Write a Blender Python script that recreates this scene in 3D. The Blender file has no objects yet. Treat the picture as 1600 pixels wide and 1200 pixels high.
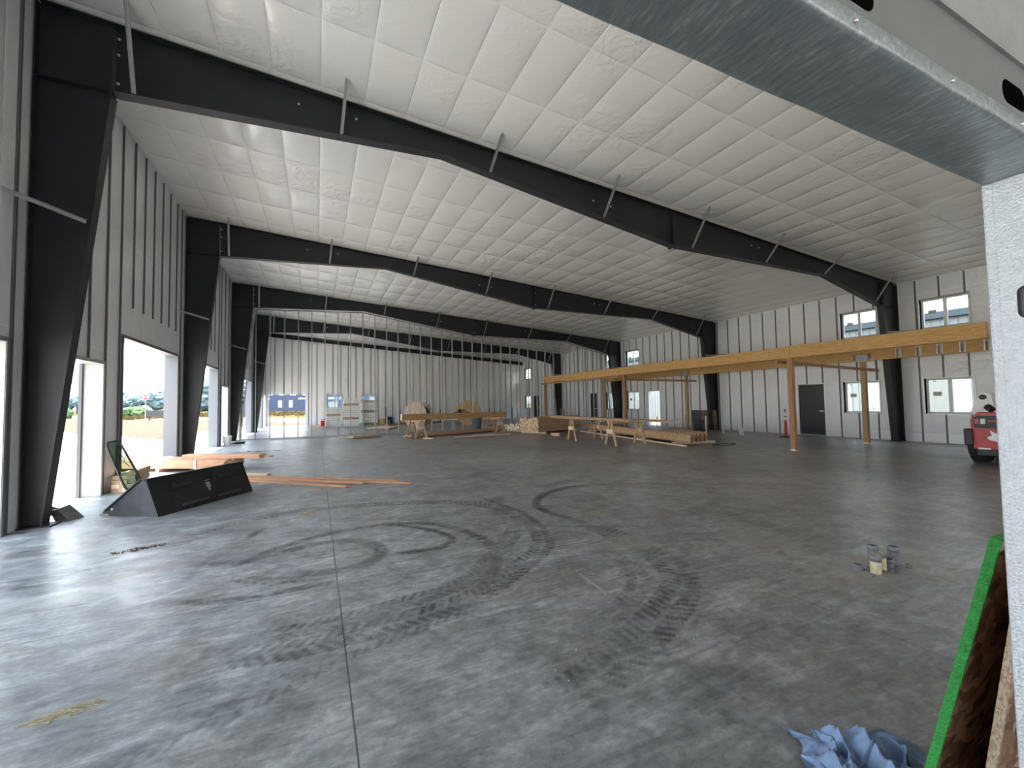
import bpy, bmesh, math, random
import numpy as np
from mathutils import Vector, Matrix, noise as mnoise
random.seed(11)
C = bpy.context.scene.collection
SC = bpy.context.scene
PI = math.pi

# ------------------------------------------------------------------ camera
F_PX = 666.38
cd = bpy.data.cameras.new('camera'); cam = bpy.data.objects.new('camera', cd); C.objects.link(cam)
cd.sensor_fit = 'HORIZONTAL'; cd.sensor_width = 36.0; cd.lens = 36.0 * F_PX / 1600.0
cd.clip_start = 0.02; cd.clip_end = 2000
Fv = Vector((0.41617337, 0.90828589, 0.04262003)); Rv = Vector((0.90928111, -0.41585597, -0.01648236)); Uv = Vector((-0.0027531, -0.0456131, 0.99895539))
cam.matrix_world = Matrix(((Rv.x, Uv.x, -Fv.x, 0), (Rv.y, Uv.y, -Fv.y, 0), (Rv.z, Uv.z, -Fv.z, 1.60086), (0, 0, 0, 1)))
SC.camera = cam

# ------------------------------------------------------------------ world, sun, exposure
w = bpy.data.worlds.new('world'); SC.world = w; w.use_nodes = True
nt = w.node_tree; nt.nodes.clear()
wo = nt.nodes.new('ShaderNodeOutputWorld'); bg = nt.nodes.new('ShaderNodeBackground')
tc = nt.nodes.new('ShaderNodeTexCoord'); sp = nt.nodes.new('ShaderNodeSeparateXYZ'); rp = nt.nodes.new('ShaderNodeValToRGB')
rp.color_ramp.elements[0].position = 0.0; rp.color_ramp.elements[0].color = (0.93, 0.96, 1.0, 1)
rp.color_ramp.elements[1].position = 0.7; rp.color_ramp.elements[1].color = (0.70, 0.83, 1.0, 1)
nt.links.new(tc.outputs['Generated'], sp.inputs[0]); nt.links.new(sp.outputs['Z'], rp.inputs[0])
nt.links.new(rp.outputs[0], bg.inputs['Color']); nt.links.new(bg.outputs[0], wo.inputs[0])
bg.inputs['Strength'].default_value = 1.0
sd = bpy.data.lights.new('sun', 'SUN'); sun = bpy.data.objects.new('sun', sd); C.objects.link(sun)
sd.energy = 4.0; sd.angle = math.radians(0.8); sd.color = (1.0, 0.95, 0.86)
sun.rotation_euler = Vector((0.165, -0.09, -0.98)).to_track_quat('-Z', 'Y').to_euler()
SC.view_settings.view_transform = 'Standard'; SC.view_settings.look = 'None'
SC.view_settings.gamma = 1.0; SC.view_settings.use_curve_mapping = False
SC.view_settings.exposure = 3.15
SC.cycles.max_bounces = 12; SC.cycles.diffuse_bounces = 9; SC.cycles.glossy_bounces = 4
SC.cycles.transparent_max_bounces = 16; SC.cycles.caustics_reflective = False; SC.cycles.caustics_refractive = False
SC.cycles.sample_clamp_indirect = 6.0
SC.cycles.use_denoising = True

# ------------------------------------------------------------------ building numbers
XL, XR = -3.658, 19.031
EL, ER = 7.474, 5.640
SL = (EL - ER) / (XR - XL)
FY = [0.43, 8.13, 15.83, 23.53, 31.23]
YF = 38.93
YB = 0.30
YR = -7.4  # unseen rear bay added; its roof and walls cut light from behind
WT = 0.27
def zc(x): return EL - SL * (x - XL)

def portal(name, loc, sx, sy, direction):
    ld = bpy.data.lights.new(name, 'AREA'); ld.shape = 'RECTANGLE'; ld.size = sx; ld.size_y = sy
    ld.cycles.is_portal = True
    o = bpy.data.objects.new(name, ld); C.objects.link(o); o.location = loc
    o.rotation_euler = Vector(direction).to_track_quat('-Z', 'Y').to_euler()
# left openings: (y0, y1, top)
L_OPEN = [(-6.1, -2.45, 3.10), (1.50, 5.15, 3.10), (5.85, 7.66, 2.50), (8.55, 10.42, 2.45), (11.31, 15.10, 3.08), (16.92, 20.58, 3.12),
          (21.33, 22.72, 2.48), (23.98, 25.80, 2.45), (26.70, 30.28, 3.12), (32.30, 35.96, 3.12), (36.70, 38.10, 2.48)]
for a, b, t in L_OPEN:
    portal('daylight_portal', (XL - WT - 0.02, (a + b) / 2, t / 2), t, b - a, (1, 0, 0))
portal('daylight_portal', (3.8, YR - WT - 0.02, 1.55), 3.6, 3.1, (0, 1, 0))
portal('daylight_portal', (10.8, YR - WT - 0.02, 1.55), 3.6, 3.1, (0, 1, 0))
portal('daylight_portal', (-2.2, YF + WT + 0.02, 1.26), 2.8, 2.5, (0, -1, 0))

# ------------------------------------------------------------------ helpers
def tag(o, label=None, cat=None, group=None, kind=None):
    if label: o['label'] = label
    if cat: o['category'] = cat
    if group: o['group'] = group
    if kind: o['kind'] = kind
    return o
def thing(name, label, cat, loc=(0, 0, 0), rotz=0, group=None, kind=None):
    o = bpy.data.objects.new(name, None); C.objects.link(o); o.location = loc; o.rotation_euler = (0, 0, rotz)
    o.empty_display_size = 0.1
    return tag(o, label, cat, group, kind)
def copy_tree(o, parent=None):
    c = o.copy(); C.objects.link(c)
    if parent is not None: c.parent = parent
    for ch in list(o.children): copy_tree(ch, c)
    return c

class MB:
    def __init__(s): s.v = []; s.f = []; s.m = []; s.sm = []
    def add(s, vs, fs, mi=0, smooth=False):
        n = len(s.v); s.v.extend([tuple(v) for v in vs]); s.f.extend([tuple(i + n for i in f) for f in fs])
        s.m.extend([mi] * len(fs)); s.sm.extend([smooth] * len(fs)); return s
    def box(s, x0, x1, y0, y1, z0, z1, mi=0):
        return s.add([(x0, y0, z0), (x1, y0, z0), (x1, y1, z0), (x0, y1, z0), (x0, y0, z1), (x1, y0, z1), (x1, y1, z1), (x0, y1, z1)],
                     [(3, 2, 1, 0), (4, 5, 6, 7), (0, 1, 5, 4), (1, 2, 6, 5), (2, 3, 7, 6), (3, 0, 4, 7)], mi)
    def cbox(s, c, d, mi=0, rz=0.0):
        n = len(s.v); s.box(-d[0] / 2, d[0] / 2, -d[1] / 2, d[1] / 2, -d[2] / 2, d[2] / 2, mi)
        cr, sr = math.cos(rz), math.sin(rz)
        for i in range(n, len(s.v)):
            x, y, z = s.v[i]; s.v[i] = (c[0] + x * cr - y * sr, c[1] + x * sr + y * cr, c[2] + z)
        return s
    def bar(s, p, q, wd, ht, up=(0, 0, 1), mi=0):
        p = Vector(p); q = Vector(q); d = (q - p).normalized(); sv = d.cross(Vector(up))
        if sv.length < 1e-5: sv = d.cross(Vector((1, 0, 0)))
        sv.normalize(); uv = sv.cross(d).normalized(); a = sv * wd / 2; b = uv * ht / 2
        vs = [p - a - b, p + a - b, p + a + b, p - a + b, q - a - b, q + a - b, q + a + b, q - a + b]
        return s.add(vs, [(0, 1, 2, 3), (7, 6, 5, 4), (4, 5, 1, 0), (5, 6, 2, 1), (6, 7, 3, 2), (7, 4, 0, 3)], mi)
    def tube(s, pts, r, n=8, mi=0, cap=True, radii=None):
        pts = [Vector(p) for p in pts]; rings = []; prev = None
        for i, p in enumerate(pts):
            d = (pts[min(i + 1, len(pts) - 1)] - pts[max(i - 1, 0)]).normalized()
            ref = Vector((0, 0, 1)) if abs(d.z) < 0.9 else Vector((1, 0, 0))
            if prev is not None: a = (prev - d * prev.dot(d)).normalized()
            else: a = d.cross(ref).normalized()
            prev = a; b = d.cross(a).normalized(); rr = radii[i] if radii else r
            rings.append([p + (a * math.cos(2 * PI * k / n) + b * math.sin(2 * PI * k / n)) * rr for k in range(n)])
        vs = [v for rg in rings for v in rg]; fs = []
        for i in range(len(rings) - 1):
            for k in range(n):
                k2 = (k + 1) % n; fs.append((i * n + k, i * n + k2, (i + 1) * n + k2, (i + 1) * n + k))
        s.add(vs, fs, mi, True)
        if cap:
            s.add(rings[0], [tuple(range(n))], mi); s.add(rings[-1], [tuple(reversed(range(n)))], mi)
        return s
    def lathe(s, prof, o=(0, 0, 0), n=24, mi=0, smooth=True):
        vs = []; fs = []
        for r, z in prof:
            for k in range(n): vs.append((o[0] + r * math.cos(2 * PI * k / n), o[1] + r * math.sin(2 * PI * k / n), o[2] + z))
        for i in range(len(prof) - 1):
            for k in range(n):
                k2 = (k + 1) % n; fs.append((i * n + k, i * n + k2, (i + 1) * n + k2, (i + 1) * n + k))
        return s.add(vs, fs, mi, smooth)
    def prism(s, poly, y0, y1, axes='xz', mi=0):
        def P(a, b, t):
            return (a, t, b) if axes == 'xz' else ((t, a, b) if axes == 'yz' else (a, b, t))
        n = len(poly); vs = [P(a, b, y0) for a, b in poly] + [P(a, b, y1) for a, b in poly]
        fs = [tuple(range(n)), tuple(range(2 * n - 1, n - 1, -1))] + [(i, i + n, (i + 1) % n + n, (i + 1) % n) for i in range(n)]
        return s.add(vs, fs, mi)
    def build(s, name, mat, parent=None, world=False, smooth=None, bevel=0.0, recalc=True):
        vs = s.v
        if world and parent is not None:
            L = parent.location; cz, sz = math.cos(-parent.rotation_euler.z), math.sin(-parent.rotation_euler.z)
            vs = [((x - L.x) * cz - (y - L.y) * sz, (x - L.x) * sz + (y - L.y) * cz, z - L.z) for x, y, z in vs]
        me = bpy.data.meshes.new(name); me.from_pydata(vs, [], s.f); me.update()
        mats = mat if isinstance(mat, (list, tuple)) else [mat]
        for m_ in mats: me.materials.append(m_)
        me.polygons.foreach_set('material_index', [min(i, len(mats) - 1) for i in s.m])
        me.polygons.foreach_set('use_smooth', [bool(b) for b in (s.sm if smooth is None else [smooth] * len(s.sm))])
        if recalc:
            bm = bmesh.new(); bm.from_mesh(me); bmesh.ops.recalc_face_normals(bm, faces=bm.faces[:])
            if bevel > 0: bmesh.ops.bevel(bm, geom=bm.edges[:] , offset=bevel, segments=1, affect='EDGES', profile=0.5)
            bm.to_mesh(me); bm.free()
        o = bpy.data.objects.new(name, me); C.objects.link(o)
        if parent is not None: o.parent = parent
        return o

# ------------------------------------------------------------------ materials
def newmat(name):
    m = bpy.data.materials.new(name); m.use_nodes = True
    n = m.node_tree.nodes; l = m.node_tree.links; b = n['Principled BSDF']; return m, n, l, b
def simple(name, col, rough=0.5, metal=0.0, spec=0.5, noise=0.0, scale=8.0, bump=0.0, bscale=60.0, coord='Object', stretch=(1, 1, 1), rnd=0.0, coat=0.0):
    m, n, l, b = newmat(name)
    b.inputs['Base Color'].default_value = (*col, 1); b.inputs['Roughness'].default_value = rough
    b.inputs['Metallic'].default_value = metal; b.inputs['Specular IOR Level'].default_value = spec
    if coat: b.inputs['Coat Weight'].default_value = coat; b.inputs['Coat Roughness'].default_value = 0.15
    tcn = n.new('ShaderNodeTexCoord'); mp = n.new('ShaderNodeMapping'); mp.inputs['Scale'].default_value = stretch
    l.new(tcn.outputs[coord], mp.inputs[0])
    if noise > 0 or rnd > 0:
        nz = n.new('ShaderNodeTexNoise'); nz.inputs['Scale'].default_value = scale; nz.inputs['Detail'].default_value = 5
        l.new(mp.outputs[0], nz.inputs['Vector'])
        mr = n.new('ShaderNodeMapRange'); mr.inputs[1].default_value = 0.25; mr.inputs[2].default_value = 0.75
        mr.inputs[3].default_value = 1 - noise; mr.inputs[4].default_value = 1 + noise
        l.new(nz.outputs['Fac'], mr.inputs[0])
        val = mr.outputs[0]
        if rnd > 0:
            oi = n.new('ShaderNodeObjectInfo'); r2 = n.new('ShaderNodeMapRange')
            r2.inputs[3].default_value = 1 - rnd; r2.inputs[4].default_value = 1 + rnd
            l.new(oi.outputs['Random'], r2.inputs[0]); mu = n.new('ShaderNodeMath'); mu.operation = 'MULTIPLY'
            l.new(val, mu.inputs[0]); l.new(r2.outputs[0], mu.inputs[1]); val = mu.outputs[0]
        vm = n.new('ShaderNodeVectorMath'); vm.operation = 'SCALE'; vm.inputs[0].default_value = col
        l.new(val, vm.inputs['Scale']); l.new(vm.outputs[0], b.inputs['Base Color'])
    if bump > 0:
        nb = n.new('ShaderNodeTexNoise'); nb.inputs['Scale'].default_value = bscale; nb.inputs['Detail'].default_value = 4
        l.new(mp.outputs[0], nb.inputs['Vector']); bp = n.new('ShaderNodeBump'); bp.inputs['Strength'].default_value = bump
        bp.inputs['Distance'].default_value = 0.02; l.new(nb.outputs['Fac'], bp.inputs['Height']); l.new(bp.outputs[0], b.inputs['Normal'])
    return m

def wood(name, c1, c2, scale=3.0, stretch=(1.2, 22, 22), rnd=0.16, rough=0.7):
    m, n, l, b = newmat(name)
    t = n.new('ShaderNodeTexCoord'); mp = n.new('ShaderNodeMapping'); mp.inputs['Scale'].default_value = stretch
    oi = n.new('ShaderNodeObjectInfo'); ad = n.new('ShaderNodeVectorMath'); ad.operation = 'ADD'
    l.new(t.outputs['Object'], mp.inputs[0]); l.new(mp.outputs[0], ad.inputs[0])
    sc_ = n.new('ShaderNodeVectorMath'); sc_.operation = 'SCALE'; sc_.inputs[0].default_value = (37, 17, 9)
    l.new(oi.outputs['Random'], sc_.inputs['Scale']); l.new(sc_.outputs[0], ad.inputs[1])
    nz = n.new('ShaderNodeTexNoise'); nz.inputs['Scale'].default_value = scale; nz.inputs['Detail'].default_value = 6; nz.inputs['Distortion'].default_value = 0.6
    l.new(ad.outputs[0], nz.inputs['Vector'])
    cr = n.new('ShaderNodeValToRGB'); cr.color_ramp.elements[0].position = 0.32; cr.color_ramp.elements[1].position = 0.68
    cr.color_ramp.elements[0].color = (*c1, 1); cr.color_ramp.elements[1].color = (*c2, 1)
    l.new(nz.outputs['Fac'], cr.inputs[0])
    kn = n.new('ShaderNodeTexVoronoi'); kn.inputs['Scale'].default_value = 1.0
    mk = n.new('ShaderNodeMapping'); mk.inputs['Scale'].default_value = (1.7, 7, 7); l.new(t.outputs['Object'], mk.inputs[0]); l.new(mk.outputs[0], kn.inputs['Vector'])
    kr = n.new('ShaderNodeMapRange'); kr.inputs[1].default_value = 0.05; kr.inputs[2].default_value = 0.14; kr.inputs[3].default_value = 0.45; kr.inputs[4].default_value = 1.0
    l.new(kn.outputs['Distance'], kr.inputs[0])
    r2 = n.new('ShaderNodeMapRange'); r2.inputs[3].default_value = 1 - rnd; r2.inputs[4].default_value = 1 + rnd; l.new(oi.outputs['Random'], r2.inputs[0])
    mu = n.new('ShaderNodeMath'); mu.operation = 'MULTIPLY'; l.new(kr.outputs[0], mu.inputs[0]); l.new(r2.outputs[0], mu.inputs[1])
    vm = n.new('ShaderNodeVectorMath'); vm.operation = 'SCALE'; l.new(cr.outputs[0], vm.inputs[0]); l.new(mu.outputs[0], vm.inputs['Scale'])
    l.new(vm.outputs[0], b.inputs['Base Color']); b.inputs['Roughness'].default_value = rough
    return m

def osb(name, cols, scale=14.0, rough=0.75):
    m, n, l, b = newmat(name)
    t = n.new('ShaderNodeTexCoord'); acc = None
    mp = n.new('ShaderNodeMapping'); mp.inputs['Rotation'].default_value = (0.5, 0.3, 0.7); mp.inputs['Scale'].default_value = (1, 3.6, 1.5)
    l.new(t.outputs['Object'], mp.inputs[0])
    nz = n.new('ShaderNodeTexNoise'); nz.inputs['Scale'].default_value = 6; l.new(t.outputs['Object'], nz.inputs['Vector'])
    mx = n.new('ShaderNodeVectorMath'); mx.operation = 'MULTIPLY_ADD'; mx.inputs[1].default_value = (0.12, 0.12, 0.12)
    l.new(nz.outputs['Color'], mx.inputs[0]); l.new(mp.outputs[0], mx.inputs[2])
    vo = n.new('ShaderNodeTexVoronoi'); vo.inputs['Scale'].default_value = scale; l.new(mx.outputs[0], vo.inputs['Vector'])
    cr = n.new('ShaderNodeValToRGB'); cr.color_ramp.interpolation = 'LINEAR'
    e = cr.color_ramp.elements; e[0].color = (*cols[0], 1); e[0].position = 0.1; e[1].color = (*cols[-1], 1); e[1].position = 0.9
    x = e.new(0.5); x.color = (*cols[len(cols) // 2], 1)
    s2 = n.new('ShaderNodeSeparateColor'); l.new(vo.outputs['Color'], s2.inputs[0]); l.new(s2.outputs[0], cr.inputs[0])
    l.new(cr.outputs[0], b.inputs['Base Color']); b.inputs['Roughness'].default_value = rough
    bp = n.new('ShaderNodeBump'); bp.inputs['Strength'].default_value = 0.5; bp.inputs['Distance'].default_value = 0.01
    l.new(s2.outputs[1], bp.inputs['Height']); l.new(bp.outputs[0], b.inputs['Normal'])
    return m

M = {}
M['black_steel'] = simple('black_primer_steel', (0.014, 0.016, 0.019), 0.5, 0, 0.4, noise=0.25, scale=2.5, bump=0.05)
M['dark_edge'] = simple('grey_primer_steel', (0.040, 0.040, 0.044), 0.5, 0, 0.4)
M['galv'] = simple('galvanised_steel', (0.50, 0.51, 0.52), 0.42, 0.75, 0.5, noise=0.12, scale=14)
M['galv_dull'] = simple('dull_galvanised_steel', (0.34, 0.35, 0.36), 0.5, 0.45, 0.5, noise=0.1, scale=9)
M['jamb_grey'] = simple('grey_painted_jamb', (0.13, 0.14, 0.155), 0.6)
M['stud'] = simple('grey_steel_stud', (0.30, 0.31, 0.32), 0.5, 0.3, noise=.1, scale=5)
M['strip'] = simple('dark_steel_banding', (0.14, 0.14, 0.145), 0.5, 0.3, 0.5)
M['bolt'] = simple('zinc_bolt', (0.75, 0.74, 0.70), 0.3, 0.8)
M['black'] = simple('black_plastic', (0.015, 0.015, 0.016), 0.5)
M['door_black'] = simple('black_door_paint', (0.012, 0.013, 0.015), 0.45)
M['white_vinyl'] = simple('white_vinyl_frame', (0.78, 0.79, 0.78), 0.4)
M['dark_reveal'] = simple('dark_grey_matte', (0.08, 0.085, 0.09), 0.6)
M['siding'] = simple('white_metal_siding', (0.21, 0.22, 0.22), 0.6, 0.0, noise=0.04, scale=1.0)
M['roof_blue'] = simple('blue_grey_roof_metal', (0.035, 0.048, 0.06), 0.7, 0.0, 0.2)
M['ext_siding'] = simple('charcoal_metal_siding', (0.12, 0.13, 0.15), 0.5, 0.2)
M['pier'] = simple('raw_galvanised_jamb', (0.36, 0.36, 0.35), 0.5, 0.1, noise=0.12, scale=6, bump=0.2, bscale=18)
M['red'] = simple('red_paint', (0.42, 0.025, 0.03), 0.4, 0, 0.5, noise=0.08, scale=3, coat=0.2)
M['red_plastic'] = simple('red_plastic', (0.50, 0.02, 0.02), 0.4)
M['white'] = simple('white_plastic', (0.80, 0.80, 0.78), 0.45)
M['foam'] = simple('white_wrapped_foam', (0.78, 0.77, 0.74), 0.5, noise=0.06, scale=5, rnd=0.05)
M['tan'] = simple('tan_board', (0.52, 0.46, 0.33), 0.7, noise=0.06)
M['greenwrap'] = simple('green_wrapped_board', (0.23, 0.28, 0.16), 0.6, noise=0.06)
M['grey_plastic'] = simple('grey_plastic', (0.10, 0.115, 0.14), 0.5)
M['yellow'] = simple('pale_yellow_plastic', (0.72, 0.62, 0.25), 0.5)
M['teal'] = simple('teal_plastic', (0.07, 0.30, 0.36), 0.5)
M['pvc'] = simple('white_pvc', (0.75, 0.75, 0.72), 0.4)
M['cream'] = simple('cream_pipe', (0.62, 0.55, 0.36), 0.5, noise=0.2, scale=20)
M['tape'] = simple('grey_tape', (0.20, 0.21, 0.23), 0.35, noise=0.3, scale=30)
M['cable'] = simple('black_cable', (0.02, 0.02, 0.022), 0.5)
M['lumber'] = wood('fir_lumber', (0.38, 0.23, 0.13), (0.58, 0.39, 0.24))
M['redwood'] = wood('reddish_fir_lumber', (0.36, 0.17, 0.09), (0.55, 0.31, 0.18))
M['pale'] = wood('pale_pine_lumber', (0.58, 0.47, 0.32), (0.72, 0.61, 0.45))
M['post'] = wood('brown_timber_post', (0.25, 0.12, 0.06), (0.42, 0.23, 0.12), stretch=(20, 20, 1.3))
M['beam'] = wood('orange_laminated_beam', (0.46, 0.26, 0.085), (0.62, 0.38, 0.15), stretch=(14, 1.6, 14), rnd=0.07)
M['lvl'] = wood('amber_laminated_veneer', (0.36, 0.21, 0.075), (0.50, 0.31, 0.13), stretch=(1.6, 14, 14))
M['endgrain'] = wood('cut_end_grain', (0.60, 0.40, 0.24), (0.80, 0.60, 0.42), stretch=(8, 8, 8), rnd=0.3)
M['palegrain'] = wood('pale_end_grain', (0.66, 0.56, 0.42), (0.85, 0.77, 0.62), stretch=(8, 8, 8), rnd=0.25)
M['spoolwood'] = wood('weathered_spool_planks', (0.36, 0.25, 0.18), (0.60, 0.48, 0.40), stretch=(10, 10, 1.2))
M['spoolplank'] = wood('tan_spool_planks', (0.44, 0.29, 0.13), (0.60, 0.42, 0.22), stretch=(10, 10, 1.2))
M['osb_dark'] = osb('brown_strand_board', [(0.09, 0.045, 0.022), (0.22, 0.12, 0.065), (0.40, 0.25, 0.15)], 17)
M['osb_edge'] = osb('pale_strand_board_edge', [(0.30, 0.22, 0.15), (0.42, 0.33, 0.23), (0.52, 0.42, 0.31)], 60)
M['osb_web'] = osb('tan_strand_board_web', [(0.34, 0.19, 0.08), (0.56, 0.36, 0.18), (0.78, 0.56, 0.33)], 24)
M['green_edge'] = simple('green_edge_sealer', (0.022, 0.25, 0.04), 0.65, noise=0.25, scale=40, bump=0.5, bscale=120)
M['bucket'] = simple('black_bucket_steel', (0.016, 0.017, 0.019), 0.55, 0.2, 0.4, noise=0.4, scale=5, bump=0.1, bscale=30)
M['bucket_side'] = simple('worn_grey_bucket_steel', (0.055, 0.058, 0.065), 0.5, 0.2, 0.4, noise=0.25, scale=6)
M['worn'] = simple('bare_worn_steel', (0.35, 0.34, 0.32), 0.45, 0.5, noise=0.3, scale=20)
M['rubber'] = simple('black_rubber', (0.014, 0.014, 0.014), 0.8)
M['cloth'] = simple('blue_work_cloth', (0.20, 0.30, 0.48), 0.75, noise=0.45, scale=7, bump=0.3, bscale=300)
M['dirt'] = simple('brown_dirt', (0.10, 0.07, 0.045), 0.9, noise=0.4, scale=30)
M['straw'] = simple('dry_straw', (0.42, 0.36, 0.22), 0.85, noise=0.3, scale=20)
M['chips'] = simple('pale_chips', (0.75, 0.70, 0.60), 0.8)
M['stopred'] = simple('stop_sign_red', (0.45, 0.02, 0.03), 0.5)
M['foliage'] = simple('hazy_tree_foliage', (0.085, 0.125, 0.135), 0.9, 0, 0.05, noise=0.5, scale=0.5)  # distance haze is put into this pale bluish foliage colour
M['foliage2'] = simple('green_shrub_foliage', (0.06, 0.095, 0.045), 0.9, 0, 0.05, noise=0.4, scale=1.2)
M['trunk'] = simple('tree_bark', (0.06, 0.05, 0.04), 0.9)
M['blue_wall'] = simple('slate_blue_siding', (0.022, 0.035, 0.075), 0.6)
M['car_white'] = simple('white_car_paint', (0.8, 0.8, 0.8), 0.3)
M['glass_dark'] = simple('dark_glass', (0.03, 0.04, 0.05), 0.1)
M['header'] = None

def liner(name, col, rough, pill, axes):
    """white vinyl-faced insulation: pillows between bands plus fine wrinkles. axes: (coordinate, spacing, offset) twice"""
    m, n, l, b = newmat(name)
    t = n.new('ShaderNodeTexCoord'); sx = n.new('ShaderNodeSeparateXYZ'); l.new(t.outputs['Object'], sx.inputs[0])
    def M_(op, a, b_=None, c=None):
        k = n.new('ShaderNodeMath'); k.operation = op
        for i, q in enumerate((a, b_, c)):
            if q is None: continue
            if isinstance(q, (int, float)): k.inputs[i].default_value = q
            else: l.new(q, k.inputs[i])
        return k.outputs[0]
    pil = None; line = None
    for ax, spc, off in axes:
        u = M_('DIVIDE', M_('SUBTRACT', sx.outputs[ax], off), spc)
        s_ = M_('ABSOLUTE', M_('SINE', M_('MULTIPLY', u, PI)))
        sq = M_('POWER', s_, 0.45)
        pil = sq if pil is None else M_('MULTIPLY', pil, sq)
        ln = M_('LESS_THAN', s_, 0.012 / spc * PI)
        line = ln if line is None else M_('MAXIMUM', line, ln)
    nz = n.new('ShaderNodeTexNoise'); nz.inputs['Scale'].default_value = 0.55; nz.inputs['Detail'].default_value = 2
    l.new(t.outputs['Object'], nz.inputs['Vector'])
    amp = n.new('ShaderNodeMapRange'); amp.inputs[1].default_value = 0.5; amp.inputs[2].default_value = 0.66; amp.inputs[3].default_value = 0.12; amp.inputs[4].default_value = 1.0
    l.new(nz.outputs['Fac'], amp.inputs[0])
    wr = n.new('ShaderNodeTexNoise'); wr.inputs['Scale'].default_value = 3.2; wr.inputs['Detail'].default_value = 7; wr.inputs['Distortion'].default_value = 1.2; wr.inputs['Roughness'].default_value = 0.55
    l.new(t.outputs['Object'], wr.inputs['Vector'])
    w2 = M_('MULTIPLY', M_('ABSOLUTE', M_('SUBTRACT', wr.outputs['Fac'], 0.5)), 1.1)
    h = M_('ADD', M_('MULTIPLY', pil, pill), M_('MULTIPLY', M_('MULTIPLY', wr.outputs['Fac'], amp.outputs[0]), 0.05))
    bp = n.new('ShaderNodeBump'); bp.inputs['Strength'].default_value = 0.8; bp.inputs['Distance'].default_value = 1.0
    l.new(h, bp.inputs['Height']); l.new(bp.outputs[0], b.inputs['Normal'])
    mx = n.new('ShaderNodeMix'); mx.data_type = 'RGBA'; mx.inputs['A'].default_value = (*col, 1); mx.inputs['B'].default_value = (min(col[0] * 1.15, .9), min(col[1] * 1.15, .9), min(col[2] * 1.15, .9), 1)
    l.new(line, mx.inputs['Factor']); l.new(mx.outputs['Result'], b.inputs['Base Color'])
    b.inputs['Roughness'].default_value = rough; b.inputs['Specular IOR Level'].default_value = 0.7
    return m
M['ceiling'] = liner('white_vinyl_ceiling_liner', (0.86, 0.845, 0.815), 0.19, 0.05, [('X', 0.735, 0.05), ('Y', 1.42, 0.82)])
M['liner'] = liner('white_vinyl_wall_liner', (0.78, 0.79, 0.80), 0.28, 0.022, [('Y', 0.62, 0.06), ('Z', 2.4, 0.3)])
M['liner_far'] = liner('pale_vinyl_far_wall_liner', (0.86, 0.85, 0.83), 0.38, 0.012, [('X', 0.61, 0.03), ('Z', 2.4, 0.3)])

def glass():
    m = bpy.data.materials.new('thin_window_glass'); m.use_nodes = True; n = m.node_tree.nodes; l = m.node_tree.links; n.clear()
    o = n.new('ShaderNodeOutputMaterial'); mx = n.new('ShaderNodeMixShader'); tr = n.new('ShaderNodeBsdfTransparent'); gl = n.new('ShaderNodeBsdfGlossy')
    tr.inputs[0].default_value = (0.93, 0.97, 0.96, 1); gl.inputs['Roughness'].default_value = 0.03; lw = n.new('ShaderNodeLayerWeight'); lw.inputs[0].default_value = 0.5; pw = n.new('ShaderNodeMath'); pw.operation = 'POWER'; pw.inputs[1].default_value = 4.0; fr = n.new('ShaderNodeMath'); fr.operation = 'MULTIPLY_ADD'; fr.inputs[1].default_value = 0.9; fr.inputs[2].default_value = 0.05
    l.new(lw.outputs['Facing'], pw.inputs[0]); l.new(pw.outputs[0], fr.inputs[0]); l.new(fr.outputs[0], mx.inputs[0]); l.new(tr.outputs[0], mx.inputs[1]); l.new(gl.outputs[0], mx.inputs[2]); l.new(mx.outputs[0], o.inputs[0]); return m
M['glass'] = glass()
def tinted():
    m = M['glass'].copy(); m.name = 'green_tinted_glass'
    for nd in m.node_tree.nodes:
        if nd.type == 'BSDF_TRANSPARENT': nd.inputs[0].default_value = (0.55, 0.66, 0.60, 1)
    return m
M['tinted'] = tinted()

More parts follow.
